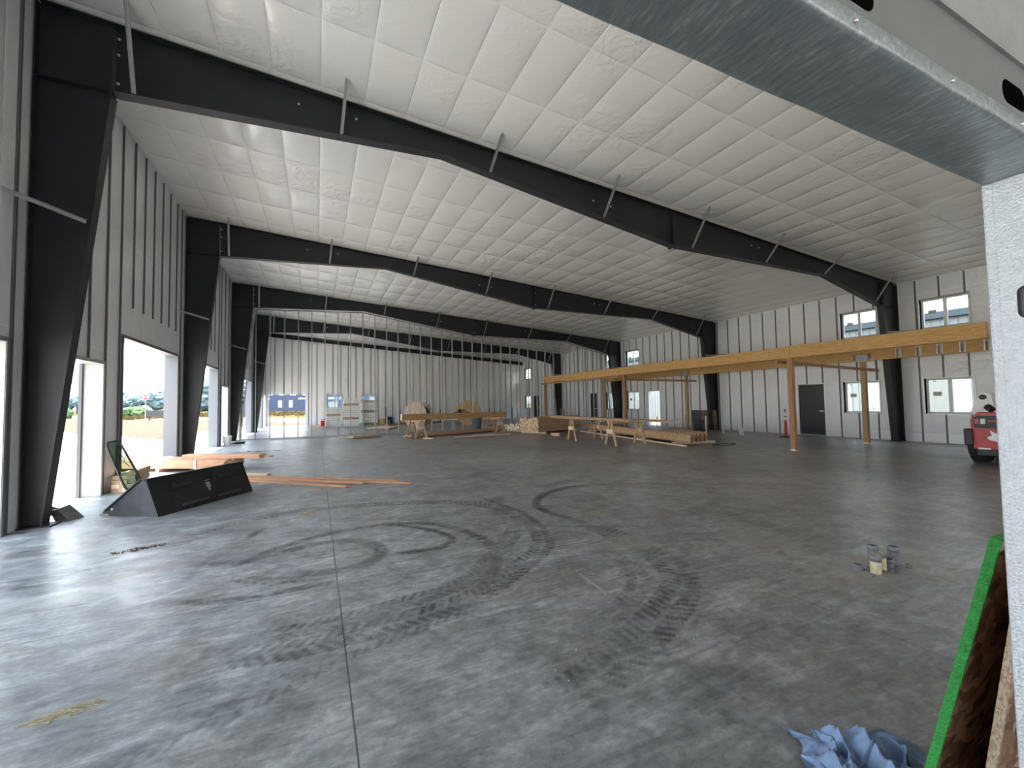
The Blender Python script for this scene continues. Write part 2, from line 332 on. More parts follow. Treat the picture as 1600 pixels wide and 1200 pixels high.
def header_mat():
    m, n, l, b = newmat('scuffed_galvanised_header')
    t = n.new('ShaderNodeTexCoord'); mp = n.new('ShaderNodeMapping'); mp.inputs['Rotation'].default_value = (0, 0, 0.5); mp.inputs['Scale'].default_value = (30, 7, 30)
    l.new(t.outputs['Object'], mp.inputs[0])
    a = n.new('ShaderNodeTexNoise'); a.inputs['Scale'].default_value = 3.2; a.inputs['Detail'].default_value = 8; a.inputs['Roughness'].default_value = 0.65; l.new(mp.outputs[0], a.inputs['Vector'])
    a2 = n.new('ShaderNodeTexNoise'); a2.inputs['Scale'].default_value = 5; a2.inputs['Detail'].default_value = 3; l.new(t.outputs['Object'], a2.inputs['Vector'])
    cr = n.new('ShaderNodeValToRGB'); e = cr.color_ramp.elements
    e[0].position = 0.35; e[0].color = (0.27, 0.31, 0.32, 1); e[1].position = 0.78; e[1].color = (0.70, 0.73, 0.73, 1)
    x = e.new(0.58); x.color = (0.36, 0.40, 0.41, 1)
    ad = n.new('ShaderNodeMath'); ad.operation = 'MULTIPLY_ADD'; ad.inputs[1].default_value = 0.35; l.new(a2.outputs['Fac'], ad.inputs[0])
    sb = n.new('ShaderNodeMath'); sb.operation = 'SUBTRACT'; l.new(a.outputs['Fac'], sb.inputs[0]); sb.inputs[1].default_value = 0.17; l.new(sb.outputs[0], ad.inputs[2])
    l.new(ad.outputs[0], cr.inputs[0]); l.new(cr.outputs[0], b.inputs['Base Color'])
    b.inputs['Metallic'].default_value = 0.6
    mr = n.new('ShaderNodeMapRange'); mr.inputs[1].default_value = 0.3; mr.inputs[2].default_value = 0.7; mr.inputs[3].default_value = 0.5; mr.inputs[4].default_value = 0.28
    l.new(a.outputs['Fac'], mr.inputs[0]); l.new(mr.outputs[0], b.inputs['Roughness'])
    bp = n.new('ShaderNodeBump'); bp.inputs['Strength'].default_value = 0.35; bp.inputs['Distance'].default_value = 0.004; l.new(a.outputs['Fac'], bp.inputs['Height']); l.new(bp.outputs[0], b.inputs['Normal'])
    return m
M['header'] = header_mat(); M['galv_dark'] = simple('dull_dark_galvanised', (0.24, 0.25, 0.25), 0.5, 0.5, noise=.1, scale=8)
M['jamb'] = simple('bright_galvanised_jamb', (0.50, 0.54, 0.58), 0.42, 0.35, 0.5, noise=0.10, scale=60, bump=0.35, bscale=140)

# ------------------------------------------------------------------ floor
JX = [-3.23, 0.175, 3.5, 6.9, 10.3, 13.7, 17.1]; JY = [0.43, 4.15, 8.13, 11.98, 15.83, 19.7, 23.53, 27.4, 31.23, 35.1]
TR = [  # tyre marks: points, width, strength, kind
 ([(-1.43, 6.66), (-0.79, 7.15), (0.05, 7.33), (0.99, 7.17), (1.93, 6.78), (2.5, 6.11), (2.61, 5.34), (2.47, 4.62), (2.26, 4.21), (1.88, 3.88), (1.48, 3.58), (1.18, 3.41), (0.91, 3.33), (0.56, 3.28), (0.24, 3.25), (-0.02, 3.22), (-0.3, 3.25), (-0.61, 3.35)], .26, .95, 't'),
 ([(2.46, 6.02), (2.39, 5.28), (2.16, 4.78), (1.8, 4.33), (1.43, 3.93), (1.2, 3.72), (0.92, 3.62), (0.6, 3.57), (0.25, 3.5), (-0.06, 3.47), (-0.39, 3.5)], .22, .8, 't'),
 ([(-0.68, 5.19), (-0.45, 5.5), (0.04, 5.82), (0.62, 5.97), (1.22, 5.82), (1.56, 5.47), (1.77, 4.84), (1.73, 4.26), (1.51, 3.8), (1.24, 3.42)], .17, .75, 's'),
 ([(-1.3, 5.45), (-0.75, 5.24), (-0.29, 5.41), (0.21, 5.52), (0.55, 5.28), (0.64, 4.88), (0.44, 4.58), (0.03, 4.55), (-0.33, 4.74)], .2, .7, 's'),
 ([(0.64, 4.88), (0.44, 4.53), (0.03, 4.45), (-0.45, 4.6), (-0.8, 4.9)], .16, .7, 't'),
 ([(0.6, 6.0), (0.89, 5.9), (1.3, 5.45), (1.46, 5.0), (1.27, 4.72), (0.95, 4.72), (0.65, 4.76)], .13, .95, 's'),
 ([(-0.58, 6.6), (-0.7, 6.35), (-0.76, 6.03)], .13, 1., 's'),
 ([(-1.2, 4.5), (-0.79, 4.31), (-0.46, 4.24), (-0.1, 4.26), (0.27, 4.27)], .14, .9, 's'),
 ([(6.4, 5.9), (5.73, 6.42), (5.08, 6.75), (4.3, 6.88), (3.58, 6.55), (3.13, 6.0), (3.05, 5.5), (3.15, 5.05), (3.19, 4.69)], .17, .95, 's'),
 ([(2.7, 4.87), (3.2, 4.6), (3.87, 4.25)], .06, .8, 's'),
 ([(2.51, 7.0), (2.62, 6.28), (2.72, 5.67), (2.62, 4.91), (2.47, 4.48)], .1, .8, 's'),
 ([(3.25, 4.6), (3.22, 3.9), (3.18, 3.4), (2.99, 2.94), (2.64, 2.66), (2.2, 2.42), (1.78, 2.24), (1.43, 2.1), (1.1, 2.0)], .34, .75, 't'),
 ([(2.8, 3.9), (2.75, 3.3), (2.5, 2.95), (2.1, 2.7), (1.7, 2.5)], .2, .4, 't'),
 ([(-1.0, 2.5), (-0.54, 2.71), (-0.41, 2.74), (-0.3, 2.8), (-0.15, 2.87), (0.02, 2.96), (0.22, 3.06), (0.52, 3.12), (0.82, 3.2), (1.2, 3.3)], .2, .6, 't'),
 ([(0.63, 4.62), (0.69, 4.35), (0.72, 4.12)], .12, .9, 's'),
 ([(3.5, 5.6), (3.68, 5.36), (3.92, 5.07), (4.19, 4.84), (4.61, 4.66)], .14, .5, 't'),
 ([(5.04, 18.48), (5.41, 16.14), (5.82, 14.97), (6.3, 14.11), (6.27, 13.62), (5.37, 12.43), (4.8, 11.85)], .14, .8, 's'),
 ([(5.2, 14.4), (4.27, 13.55), (3.56, 12.63), (3.19, 11.86), (3.06, 10.94)], .16, .6, 's'),
 ([(-2.31, 5.42), (-2.19, 5.69), (-2.02, 5.88), (-1.87, 6.05), (-1.67, 6.13), (-1.2, 6.5)], .16, .6, 't'),
 ([(-2.33, 4.96), (-2.15, 5.05), (-1.89, 5.13), (-1.55, 4.89), (-1.4, 4.61), (-1.4, 4.43)], .14, -.8, 's'),
 ([(-1.5, 4.45), (-1.2, 4.6), (-0.98, 4.85)], .06, -1., 's'),
 ([(1.6, 3.9), (1.75, 4.5), (1.7, 5.2)], .07, -.5, 's'), ([(2.22, 3.5), (2.2, 3.1), (2.15, 2.85)], .03, -.9, 's'), ([(2.15, 2.87), (2.05, 2.78)], .05, -.9, 's'),
 ([(1.3, 2.75), (1.5, 2.5)], .05, -.5, 's'),
]
def catmull(P, step):
    P = [np.array(q, float) for q in P]; out = []
    Q = [2 * P[0] - P[1]] + P + [2 * P[-1] - P[-2]]
    for i in range(1, len(Q) - 2):
        n = max(2, int(np.linalg.norm(Q[i + 1] - Q[i]) / step))
        for k in range(n):
            t = k / n
            out.append(0.5 * (2 * Q[i] + (Q[i + 1] - Q[i - 1]) * t + (2 * Q[i - 1] - 5 * Q[i] + 4 * Q[i + 1] - Q[i + 2]) * t * t + (3 * Q[i] - Q[i - 1] - 3 * Q[i + 1] + Q[i + 2]) * t ** 3))
    out.append(P[-1]); return np.array(out)
def make_floor():
    gx0, gx1, gy0, gy1, st = XL, 7.6, 0.9, 10.5, 0.02
    xs = np.arange(gx0, gx1, st); ys = np.arange(gy0, gy1, st); nx, ny = len(xs), len(ys)
    XX, YY = np.meshgrid(xs, ys, indexing='xy'); A = np.zeros_like(XX)
    rs = np.random.RandomState(5)
    def vnoise(fr, seed):
        r = np.random.RandomState(seed); g = r.rand(int((gy1 - gy0) * fr) + 3, int((gx1 - gx0) * fr) + 3)
        u = (XX - gx0) * fr; v = (YY - gy0) * fr; i = u.astype(int); j = v.astype(int); a = u - i; b = v - j
        a = a * a * (3 - 2 * a); b = b * b * (3 - 2 * b)
        return (g[j, i] * (1 - a) + g[j, i + 1] * a) * (1 - b) + (g[j + 1, i] * (1 - a) + g[j + 1, i + 1] * a) * b
    n1 = vnoise(2.0, 1); n2 = vnoise(9.0, 2); n3 = vnoise(26.0, 3)
    for pts, wd, stg, kd in TR:
        c = catmull(pts, 0.035); d = np.gradient(c, axis=0); L = np.concatenate([[0], np.cumsum(np.linalg.norm(np.diff(c, axis=0), axis=1))]); tot = L[-1]
        if c[:, 1].min() > gy1: continue
        best = np.full(XX.shape, 9.0); S_ = np.zeros(XX.shape); sd_ = np.zeros(XX.shape)
        for k in range(len(c)):
            i0 = max(0, int((c[k, 0] - wd - gx0) / st)); i1 = min(nx, int((c[k, 0] + wd - gx0) / st) + 2)
            j0 = max(0, int((c[k, 1] - wd - gy0) / st)); j1 = min(ny, int((c[k, 1] + wd - gy0) / st) + 2)
            if i0 >= i1 or j0 >= j1: continue
            dx = XX[j0:j1, i0:i1] - c[k, 0]; dy = YY[j0:j1, i0:i1] - c[k, 1]; t = d[k] / (np.linalg.norm(d[k]) + 1e-9)
            al = dx * t[0] + dy * t[1]; ac = -dx * t[1] + dy * t[0]; dd = np.hypot(dx, dy)
            mk = dd < best[j0:j1, i0:i1]
            best[j0:j1, i0:i1][mk] = dd[mk]; S_[j0:j1, i0:i1][mk] = (L[k] + al)[mk]; sd_[j0:j1, i0:i1][mk] = ac[mk]
        u = sd_ / (wd / 2); inside = (best < wd * 1.1) & (np.abs(u) < 1)
        ends = np.clip(np.minimum(S_, tot - S_) / 0.25, 0, 1)
        if kd == 't':
            ph = S_ / 0.085 + np.abs(u) * 0.9 + np.where(u > 0, 0.5, 0)
            lug = (np.mod(ph, 1.0) < 0.48) & (np.abs(u) > 0.12)
            val = np.where(lug, 0.85, 0.28) * (0.35 + 0.9 * n2)
        else:
            val = (1 - np.abs(u) ** 3) * (0.45 + 0.4 * np.sin(u * 13 + n1 * 4) ** 2 + 0.3 * n3)
        val = val * ends * stg * (0.45 + 0.8 * n1)
        A = np.where(inside, np.where(np.abs(val) > np.abs(A), val, A), A)
    A = np.clip(A * (0.9 + 0.6 * n3), -1, 1)
    A[:, 0] = 0; A[:, -1] = 0; A[0, :] = 0; A[-1, :] = 0
    co = np.zeros((nx * ny + 12, 3)); co[:nx * ny, 0] = XX.ravel(); co[:nx * ny, 1] = YY.ravel()
    x0, x1, y0, y1 = xs[0], xs[-1], ys[0], ys[-1]; base = nx * ny
    extra = [(XL, YR), (XR, YR), (XR, y0), (XL, y0), (x1, y0), (XR, y1), (x1, y1), (XL, YF), (XR, YF), (XL, y1)]
    for i, (a, b) in enumerate(extra): co[base + i, :2] = (a, b)
    j, i = np.meshgrid(np.arange(ny - 1), np.arange(nx - 1), indexing='ij'); a = (j * nx + i).ravel()
    q = np.stack([a, a + 1, a + nx + 1, a + nx], 1)
    big = np.array([[0, 1, 2, 3], [4, 2, 5, 6], [9, 5, 8, 7]]) + base
    q = np.concatenate([q, big]); me = bpy.data.meshes.new('floor')
    me.vertices.add(base + 10); me.vertices.foreach_set('co', co[:base + 10].ravel())
    me.loops.add(len(q) * 4); me.loops.foreach_set('vertex_index', q.ravel().astype(np.int32))
    me.polygons.add(len(q)); me.polygons.foreach_set('loop_start', np.arange(0, len(q) * 4, 4, dtype=np.int32)); me.polygons.foreach_set('loop_total', np.full(len(q), 4, dtype=np.int32))
    me.update(calc_edges=True); at = me.attributes.new('tyre_marks', 'FLOAT', 'POINT'); at.data.foreach_set('value', np.concatenate([A.ravel(), np.zeros(10)]).astype(np.float32))
    m, n, l, b = newmat('trowelled_concrete'); me.materials.append(m)
    t = n.new('ShaderNodeTexCoord'); OB = t.outputs['Object']
    def nz(sc, det=5, dist=0.0, stretch=None, rough=0.55):
        k = n.new('ShaderNodeTexNoise'); k.inputs['Scale'].default_value = sc; k.inputs['Detail'].default_value = det; k.inputs['Distortion'].default_value = dist; k.inputs['Roughness'].default_value = rough
        if stretch:
            mp = n.new('ShaderNodeMapping'); mp.inputs['Scale'].default_value = stretch[0]; mp.inputs['Rotation'].default_value = (0, 0, stretch[1]); l.new(OB, mp.inputs[0]); l.new(mp.outputs[0], k.inputs['Vector'])
        else: l.new(OB, k.inputs['Vector'])
        return k.outputs['Fac']
    def M_(op, a, b_=None, c=None):
        k = n.new('ShaderNodeMath'); k.operation = op
        for i_, q_ in enumerate((a, b_, c)):
            if q_ is None: continue
            if isinstance(q_, (int, float)): k.inputs[i_].default_value = q_
            else: l.new(q_, k.inputs[i_])
        return k.outputs[0]
    big_ = nz(0.28, 4, 0.8); mid = nz(1.2, 9, 0.7, ((1, 2.4, 1), 0.45), 0.66); fine = nz(17, 9, 0.4, None, 0.75); sw = nz(4.5, 8, 0.9, ((1, 1.7, 1), 0.3), 0.66)
    v = M_('ADD', M_('MULTIPLY', big_, 0.30), M_('ADD', M_('MULTIPLY', mid, 0.34), M_('ADD', M_('MULTIPLY', fine, 0.24), M_('MULTIPLY', sw, 0.22))))
    cr = n.new('ShaderNodeValToRGB'); e = cr.color_ramp.elements
    e[0].position = 0.40; e[0].color = (0.125, 0.138, 0.150, 1); e[1].position = 0.70; e[1].color = (0.45, 0.465, 0.47, 1); x = e.new(0.545); x.color = (0.255, 0.275, 0.29, 1)
    l.new(v, cr.inputs[0]); colr = cr.outputs[0]
    # warm dusty patches; the darkening towards the right of the hall is painted light falloff
    s3 = n.new('ShaderNodeSeparateXYZ'); l.new(OB, s3.inputs[0])
    falloff = n.new('ShaderNodeMapRange'); falloff.inputs[1].default_value = 0.8; falloff.inputs[2].default_value = 7.0; l.new(s3.outputs['X'], falloff.inputs[0])
    wp = n.new('ShaderNodeMapRange'); wp.inputs[1].default_value = 0.50; wp.inputs[2].default_value = 0.68; wp.inputs[3].default_value = 0.0; wp.inputs[4].default_value = 0.55; l.new(nz(0.9, 5, 1.0), wp.inputs[0])
    wt = M_('MINIMUM', M_('ADD', M_('MULTIPLY', falloff.outputs[0], 0.65), wp.outputs[0]), 1.0)
    mx = n.new('ShaderNodeMix'); mx.data_type = 'RGBA'; mx.blend_type = 'MULTIPLY'; mx.inputs['B'].default_value = (0.80, 0.70, 0.60, 1)
    l.new(wt, mx.inputs['Factor']); l.new(colr, mx.inputs['A']); colr = mx.outputs['Result']
    def mul(fac, lo, hi, a_=0.32, b_=0.68):
        nonlocal colr
        k = n.new('ShaderNodeMapRange'); k.inputs[1].default_value = a_; k.inputs[2].default_value = b_; k.inputs[3].default_value = lo; k.inputs[4].default_value = hi; l.new(fac, k.inputs[0])
        q2 = n.new('ShaderNodeVectorMath'); q2.operation = 'SCALE'; l.new(colr, q2.inputs[0]); l.new(k.outputs[0], q2.inputs['Scale']); colr = q2.outputs[0]
    mul(nz(3.2, 6, 0.5), 0.72, 1.26); mul(nz(11, 6, 0.8, ((1, 1.6, 1), 0.6)), 0.80, 1.20); mul(nz(2.2, 5, 1.6, ((1, 5.5, 1), 0.55)), 0.76, 1.16); mul(nz(60, 4), 0.92, 1.08)
    # tyre marks
    an = n.new('ShaderNodeAttribute'); an.attribute_name = 'tyre_marks'
    dk = n.new('ShaderNodeMix'); dk.data_type = 'RGBA'; dk.blend_type = 'MULTIPLY'; dk.inputs['B'].default_value = (0.20, 0.21, 0.22, 1)
    l.new(M_('MULTIPLY', M_('MAXIMUM', an.outputs['Fac'], 0.0), 0.95), dk.inputs['Factor']); l.new(colr, dk.inputs['A']); colr = dk.outputs['Result']
    lt = n.new('ShaderNodeMix'); lt.data_type = 'RGBA'; lt.inputs['B'].default_value = (0.50, 0.51, 0.50, 1)
    l.new(M_('MULTIPLY', M_('MAXIMUM', M_('MULTIPLY', an.outputs['Fac'], -1.0), 0.0), 0.8), lt.inputs['Factor']); l.new(colr, lt.inputs['A']); colr = lt.outputs['Result']
    # brown stains
    def spot(cx, cy, rx, ry, rot, col, amt):
        nonlocal colr
        mp = n.new('ShaderNodeMapping'); mp.vector_type = 'TEXTURE'; mp.inputs['Location'].default_value = (cx, cy, 0); mp.inputs['Rotation'].default_value = (0, 0, rot); mp.inputs['Scale'].default_value = (rx, ry, 1)
        l.new(OB, mp.inputs[0]); le = n.new('ShaderNodeVectorMath'); le.operation = 'LENGTH'; l.new(mp.outputs[0], le.inputs[0])
        k = n.new('ShaderNodeMapRange'); k.inputs[1].default_value = 0.2; k.inputs[2].default_value = 1.0; k.inputs[3].default_value = 1.0; k.inputs[4].default_value = 0.0; l.new(le.outputs['Value'], k.inputs[0])
        f = M_('MULTIPLY', k.outputs[0], M_('MULTIPLY', M_('GREATER_THAN', M_('ADD', sw, M_('MULTIPLY', k.outputs[0], 0.12)), 0.52), amt))
        q2 = n.new('ShaderNodeMix'); q2.data_type = 'RGBA'; q2.inputs['B'].default_value = (*col, 1); l.new(f, q2.inputs['Factor']); l.new(colr, q2.inputs['A']); colr = q2.outputs['Result']
    spot(-1.85, 6.25, 0.45, 0.16, 0.3, (0.05, 0.035, 0.03), 0.9); spot(-1.5, 5.45, 0.5, 0.25, 0.4, (0.17, 0.12, 0.08), 0.6)
    spot(-2.6, 6.6, 0.7, 0.12, 0.2, (0.20, 0.16, 0.11), 0.5); spot(4.7, 2.3, 0.9, 0.45, 0.0, (0.26, 0.235, 0.20), 0.75)
    spot(-1.2, 3.1, 0.3, 0.09, 0.1, (0.24, 0.20, 0.12), 0.7); spot(3.2, 3.9, 0.5, 0.5, 0.3, (0.26, 0.25, 0.22), 0.6); spot(4.6, 3.4, 0.6, 0.5, 0.3, (0.26, 0.25, 0.22), 0.6)
    spot(-1.9, 5.0, 0.9, 0.35, 0.3, (0.40, 0.41, 0.41), 0.45); spot(-1.95, 5.9, 0.6, 0.14, 0.5, (0.45, 0.46, 0.46), 0.6)
    # saw cuts
    jit = M_('MULTIPLY', M_('SUBTRACT', fine, 0.5), 0.012)
    cut = None
    for axis, vals in (('X', JX), ('Y', JY)):
        for q_ in vals:
            k = M_('LESS_THAN', M_('ABSOLUTE', M_('ADD', M_('SUBTRACT', s3.outputs[axis], q_), jit)), 0.0045 if (axis, q_) == ('X', 0.175) else 0.003)
            cut = k if cut is None else M_('MAXIMUM', cut, k)
    jx = n.new('ShaderNodeMix'); jx.data_type = 'RGBA'; jx.inputs['B'].default_value = (0.035, 0.035, 0.037, 1); l.new(M_('MULTIPLY', cut, 0.85), jx.inputs['Factor']); l.new(colr, jx.inputs['A']); colr = jx.outputs['Result']
    l.new(colr, b.inputs['Base Color'])
    rr = n.new('ShaderNodeMapRange'); rr.inputs[1].default_value = 0.40; rr.inputs[2].default_value = 0.62; rr.inputs[3].default_value = 0.285; rr.inputs[4].default_value = 0.46; l.new(M_('ADD', M_('MULTIPLY', mid, 0.6), M_('MULTIPLY', sw, 0.4)), rr.inputs[0])
    l.new(rr.outputs[0], b.inputs['Roughness']); b.inputs['Specular IOR Level'].default_value = 0.55
    bp = n.new('ShaderNodeBump'); bp.inputs['Strength'].default_value = 0.25; bp.inputs['Distance'].default_value = 0.006
    l.new(M_('ADD', M_('MULTIPLY', fine, 0.5), M_('ADD', M_('MULTIPLY', sw, 0.7), M_('MULTIPLY', cut, -3.0))), bp.inputs['Height']); l.new(bp.outputs[0], b.inputs['Normal'])
    o = bpy.data.objects.new('floor', me); C.objects.link(o); tag(o, kind='structure')
    o['label'] = 'grey trowelled concrete floor slab with tyre marks'
make_floor()

# ------------------------------------------------------------------ walls
def wall(name, label, axis, p_in, p_out, u0, u1, topf, zlim, holes, mats):
    """rectangular-cell wall with openings; mats = [inner, outer, reveal]"""
    us = sorted({u0, u1, *[h[0] for h in holes], *[h[1] for h in holes]}); zs = sorted({0.0, zlim, *[h[2] for h in holes], *[h[3] for h in holes]})
    def P(u, z, p): return (p, u, z) if axis == 'x' else (u, p, z)
    mb = MB(); rows = list(zip(zs[:-1], zs[1:])) + [(zlim, None)]
    def solid(i, j):
        if i < 0 or i >= len(us) - 1 or j < 0: return False
        if j >= len(rows): return False
        a, b = us[i], us[i + 1]; z0, z1 = rows[j]
        if z1 is None: return True
        cu, cz = (a + b) / 2, (z0 + z1) / 2
        return not any(h[0] < cu < h[1] and h[2] < cz < h[3] for h in holes)
    for i in range(len(us) - 1):
        for j, (z0, z1) in enumerate(rows):
            if not solid(i, j): continue
            a, b = us[i], us[i + 1]; ta, tb = (z1, z1) if z1 is not None else (topf(a), topf(b))
            for p, mi in ((p_in, 0), (p_out, 1)):
                mb.add([P(a, z0, p), P(b, z0, p), P(b, tb, p), P(a, ta, p)], [(0, 1, 2, 3)], mi)
            if not solid(i - 1, j): mb.add([P(a, z0, p_in), P(a, z0, p_out), P(a, ta, p_out), P(a, ta, p_in)], [(0, 1, 2, 3)], 2)
            if not solid(i + 1, j): mb.add([P(b, z0, p_in), P(b, z0, p_out), P(b, tb, p_out), P(b, tb, p_in)], [(0, 1, 2, 3)], 2)
            if not solid(i, j - 1): mb.add([P(a, z0, p_in), P(a, z0, p_out), P(b, z0, p_out), P(b, z0, p_in)], [(0, 1, 2, 3)], 2)
            if z1 is None or not solid(i, j + 1): mb.add([P(a, ta, p_in), P(a, ta, p_out), P(b, tb, p_out), P(b, tb, p_in)], [(0, 1, 2, 3)], 2)
    o = mb.build(name, mats, recalc=False)
    bm = bmesh.new(); bm.from_mesh(o.data); bmesh.ops.remove_doubles(bm, verts=bm.verts[:], dist=1e-4); bmesh.ops.recalc_face_normals(bm, faces=bm.faces[:]); bm.to_mesh(o.data); bm.free()
    return tag(o, label, kind='structure')

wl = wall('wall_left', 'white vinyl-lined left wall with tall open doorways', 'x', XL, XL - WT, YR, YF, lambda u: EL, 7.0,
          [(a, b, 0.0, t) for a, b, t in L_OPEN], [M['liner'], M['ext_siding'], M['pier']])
# right wall
R_LOW = [(1.0, 2.25), (6.22, 7.44), (8.74, 9.93), (21.74, 22.98), (24.45, 25.24), (37.24, 38.46)]
R_UP = [(1.0, 2.25), (6.22, 7.46), (8.74, 9.93), (21.70, 22.99), (24.30, 25.28), (37.15, 38.50)]
R_DOORS = [(10.62, 11.70), (26.35, 27.15), (35.45, 36.52)]
R_OPEN = (19.88, 20.95)
holes = [(a, b, 0.97, 2.18) for a, b in R_LOW] + [(a, b, 3.88, 4.90) for a, b in R_UP] + [(a, b, 0.0, 2.17) for a, b in R_DOORS] + [(R_OPEN[0], R_OPEN[1], 0.0, 2.19)]
wr = wall('wall_right', 'white vinyl-lined right wall with two rows of windows', 'x', XR, XR + 0.25, YR, YF, lambda u: ER, 5.3, holes, [M['liner'], M['ext_siding'], M['dark_reveal']])
F_WIN = [(0.78, 1.98), (3.52, 4.74)]
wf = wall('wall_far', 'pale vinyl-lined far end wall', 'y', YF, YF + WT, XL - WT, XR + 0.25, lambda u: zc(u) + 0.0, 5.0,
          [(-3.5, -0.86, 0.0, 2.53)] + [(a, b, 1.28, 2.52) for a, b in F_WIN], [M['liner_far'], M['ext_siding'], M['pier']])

wall('wall_rear_light_block', 'unseen white vinyl-lined rear wall, added to cut light from behind', 'y', YR, YR - WT, XL - WT, XR + 0.25, lambda u: zc(u), 5.0, [(2.0, 5.6, 0.0, 3.1), (9.0, 12.6, 0.0, 3.1)], [M['liner_far'], M['ext_siding'], M['pier']])  # unseen wall added behind the camera to hold back light on the header
# ceiling
mb = MB(); y0, y1 = YR - WT, YF + WT; xa, xb = XL - WT, XR + 0.25; za, zb = zc(xa), zc(xb)
mb.add([(xa, y0, za), (xb, y0, zb), (xb, y1, zb), (xa, y1, za), (xa, y0, za + .22), (xb, y0, zb + .22), (xb, y1, zb + .22), (xa, y1, za + .22)],
       [(0, 1, 2, 3), (7, 6, 5, 4), (4, 5, 1, 0), (5, 6, 2, 1), (6, 7, 3, 2), (7, 4, 0, 3)])
tag(mb.build('ceiling', M['ceiling']), 'white quilted vinyl ceiling liner', kind='structure')

def strip_x(mb, xw, s, y, z0, z1, wd=0.045, dp=0.03):   # strip on a side wall, s = direction into the hall
    mb.box(min(xw, xw + s * dp), max(xw, xw + s * dp), y - wd / 2, y + wd / 2, z0, z1)
def wall_strips(parent, xw, s, ys, blocks, ztop, wd=0.036):
    for y in ys:
        if any(abs(y - f) < 0.16 for f in FY): continue
        segs = [(0.0, ztop)]
        for (a, b, lo, hi) in blocks:
            if a - 0.02 < y < b + 0.02:
                ns = []
                for (p, q) in segs:
                    if lo > p: ns.append((p, min(q, lo)))
                    if hi < q: ns.append((max(p, hi), q))
                    if lo <= p and hi >= q: pass
                segs = [(p, q) for p, q in ns if q - p > 0.05]
        mb = MB()
        for (p, q) in segs: strip_x(mb, xw, s, y, p, q, wd)
        if segs: mb.build('wall_strap', M['strip'], parent)
ysl = [7.78, 8.0, 9.86, 10.52, 11.14]
ysl += [11.79 + .62 * k for k in range(6)] + [15.35, 16.2, 16.75] + [17.5 + .62 * k for k in range(5)] + [20.75, 21.2, 22.0, 22.85, 24.1, 24.9, 25.9, 26.6] + [27.1 + .62 * k for k in range(5)] + [30.4, 31.6, 32.2] + [32.8 + .62 * k for k in range(5)] + [36.1, 36.6, 37.3, 38.2] + [2.1 + .62 * k for k in range(5)] + [5.3, 6.6, 7.2]
wall_strips(wl, XL, 1, ysl, [(a, b, 0.0, (3.77 if t > 3 else t)) for a, b, t in L_OPEN], EL - 0.02)
ysr = [15.67 - .625 * k for k in range(24)] + [16.3 + .62 * k for k in range(36)]
wall_strips(wr, XR, -1, ysr, [(a, b, 0.97, 2.18) for a, b in R_LOW] + [(a, b, 3.88, 4.90) for a, b in R_UP] + [(a, b, 0.0, 2.17) for a, b in R_DOORS] + [(R_OPEN[0], R_OPEN[1], 0, 2.19)], ER - 0.03, 0.04)
for k in range(37):
    x = -3.06 + .612 * k
    if x > XR - .1: break
    mb = MB(); zt = zc(x) - 0.03
    lo = 0.0
    if -3.5 < x < -0.86: lo = 2.53
    for (a, b) in F_WIN:
        if a < x < b: lo = 2.52; mb.box(x - .022, x + .022, YF - .03, YF, 0, 1.28)
    mb.box(x - .022, x + .022, YF - .03, YF, lo, zt); mb.build('wall_strap', M['strip'], wf)
    if x > 4.4 and k % 2 == 0:
        mb = MB(); mb.box(x + .03, x + .08, YF - .04, YF, 0, 1.35 if x < 6 else 1.05); mb.build('wall_stub', M['strip'], wf)

# doorway trims on the left wall: channel edge inside, jamb liners in the reveals
k = 0
for a, b, t in L_OPEN:
    k += 1; big = t > 3; e = .004
    mb = MB()
    for y0_, y1_ in ((a - .05, a), (b, b + .05)): mb.box(XL + .002, XL + .036, y0_, y1_, 0, t + .05)
    mb.box(XL + .002, XL + .036, a, b, t, t + .05)
    o = mb.build('trim_%d' % k, M['strip'] if big else M['galv']); tag(o, 'steel channel edging a left wall doorway', kind='structure')
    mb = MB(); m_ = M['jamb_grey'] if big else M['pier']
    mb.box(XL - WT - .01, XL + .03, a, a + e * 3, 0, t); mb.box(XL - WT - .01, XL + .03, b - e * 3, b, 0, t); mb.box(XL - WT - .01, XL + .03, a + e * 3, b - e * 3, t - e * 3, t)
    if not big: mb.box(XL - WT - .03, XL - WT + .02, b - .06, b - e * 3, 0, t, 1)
    o = mb.build('trim_%d' % (k + 20), [m_, M['dark_reveal']]); tag(o, 'jamb liner inside a left wall doorway', kind='structure')

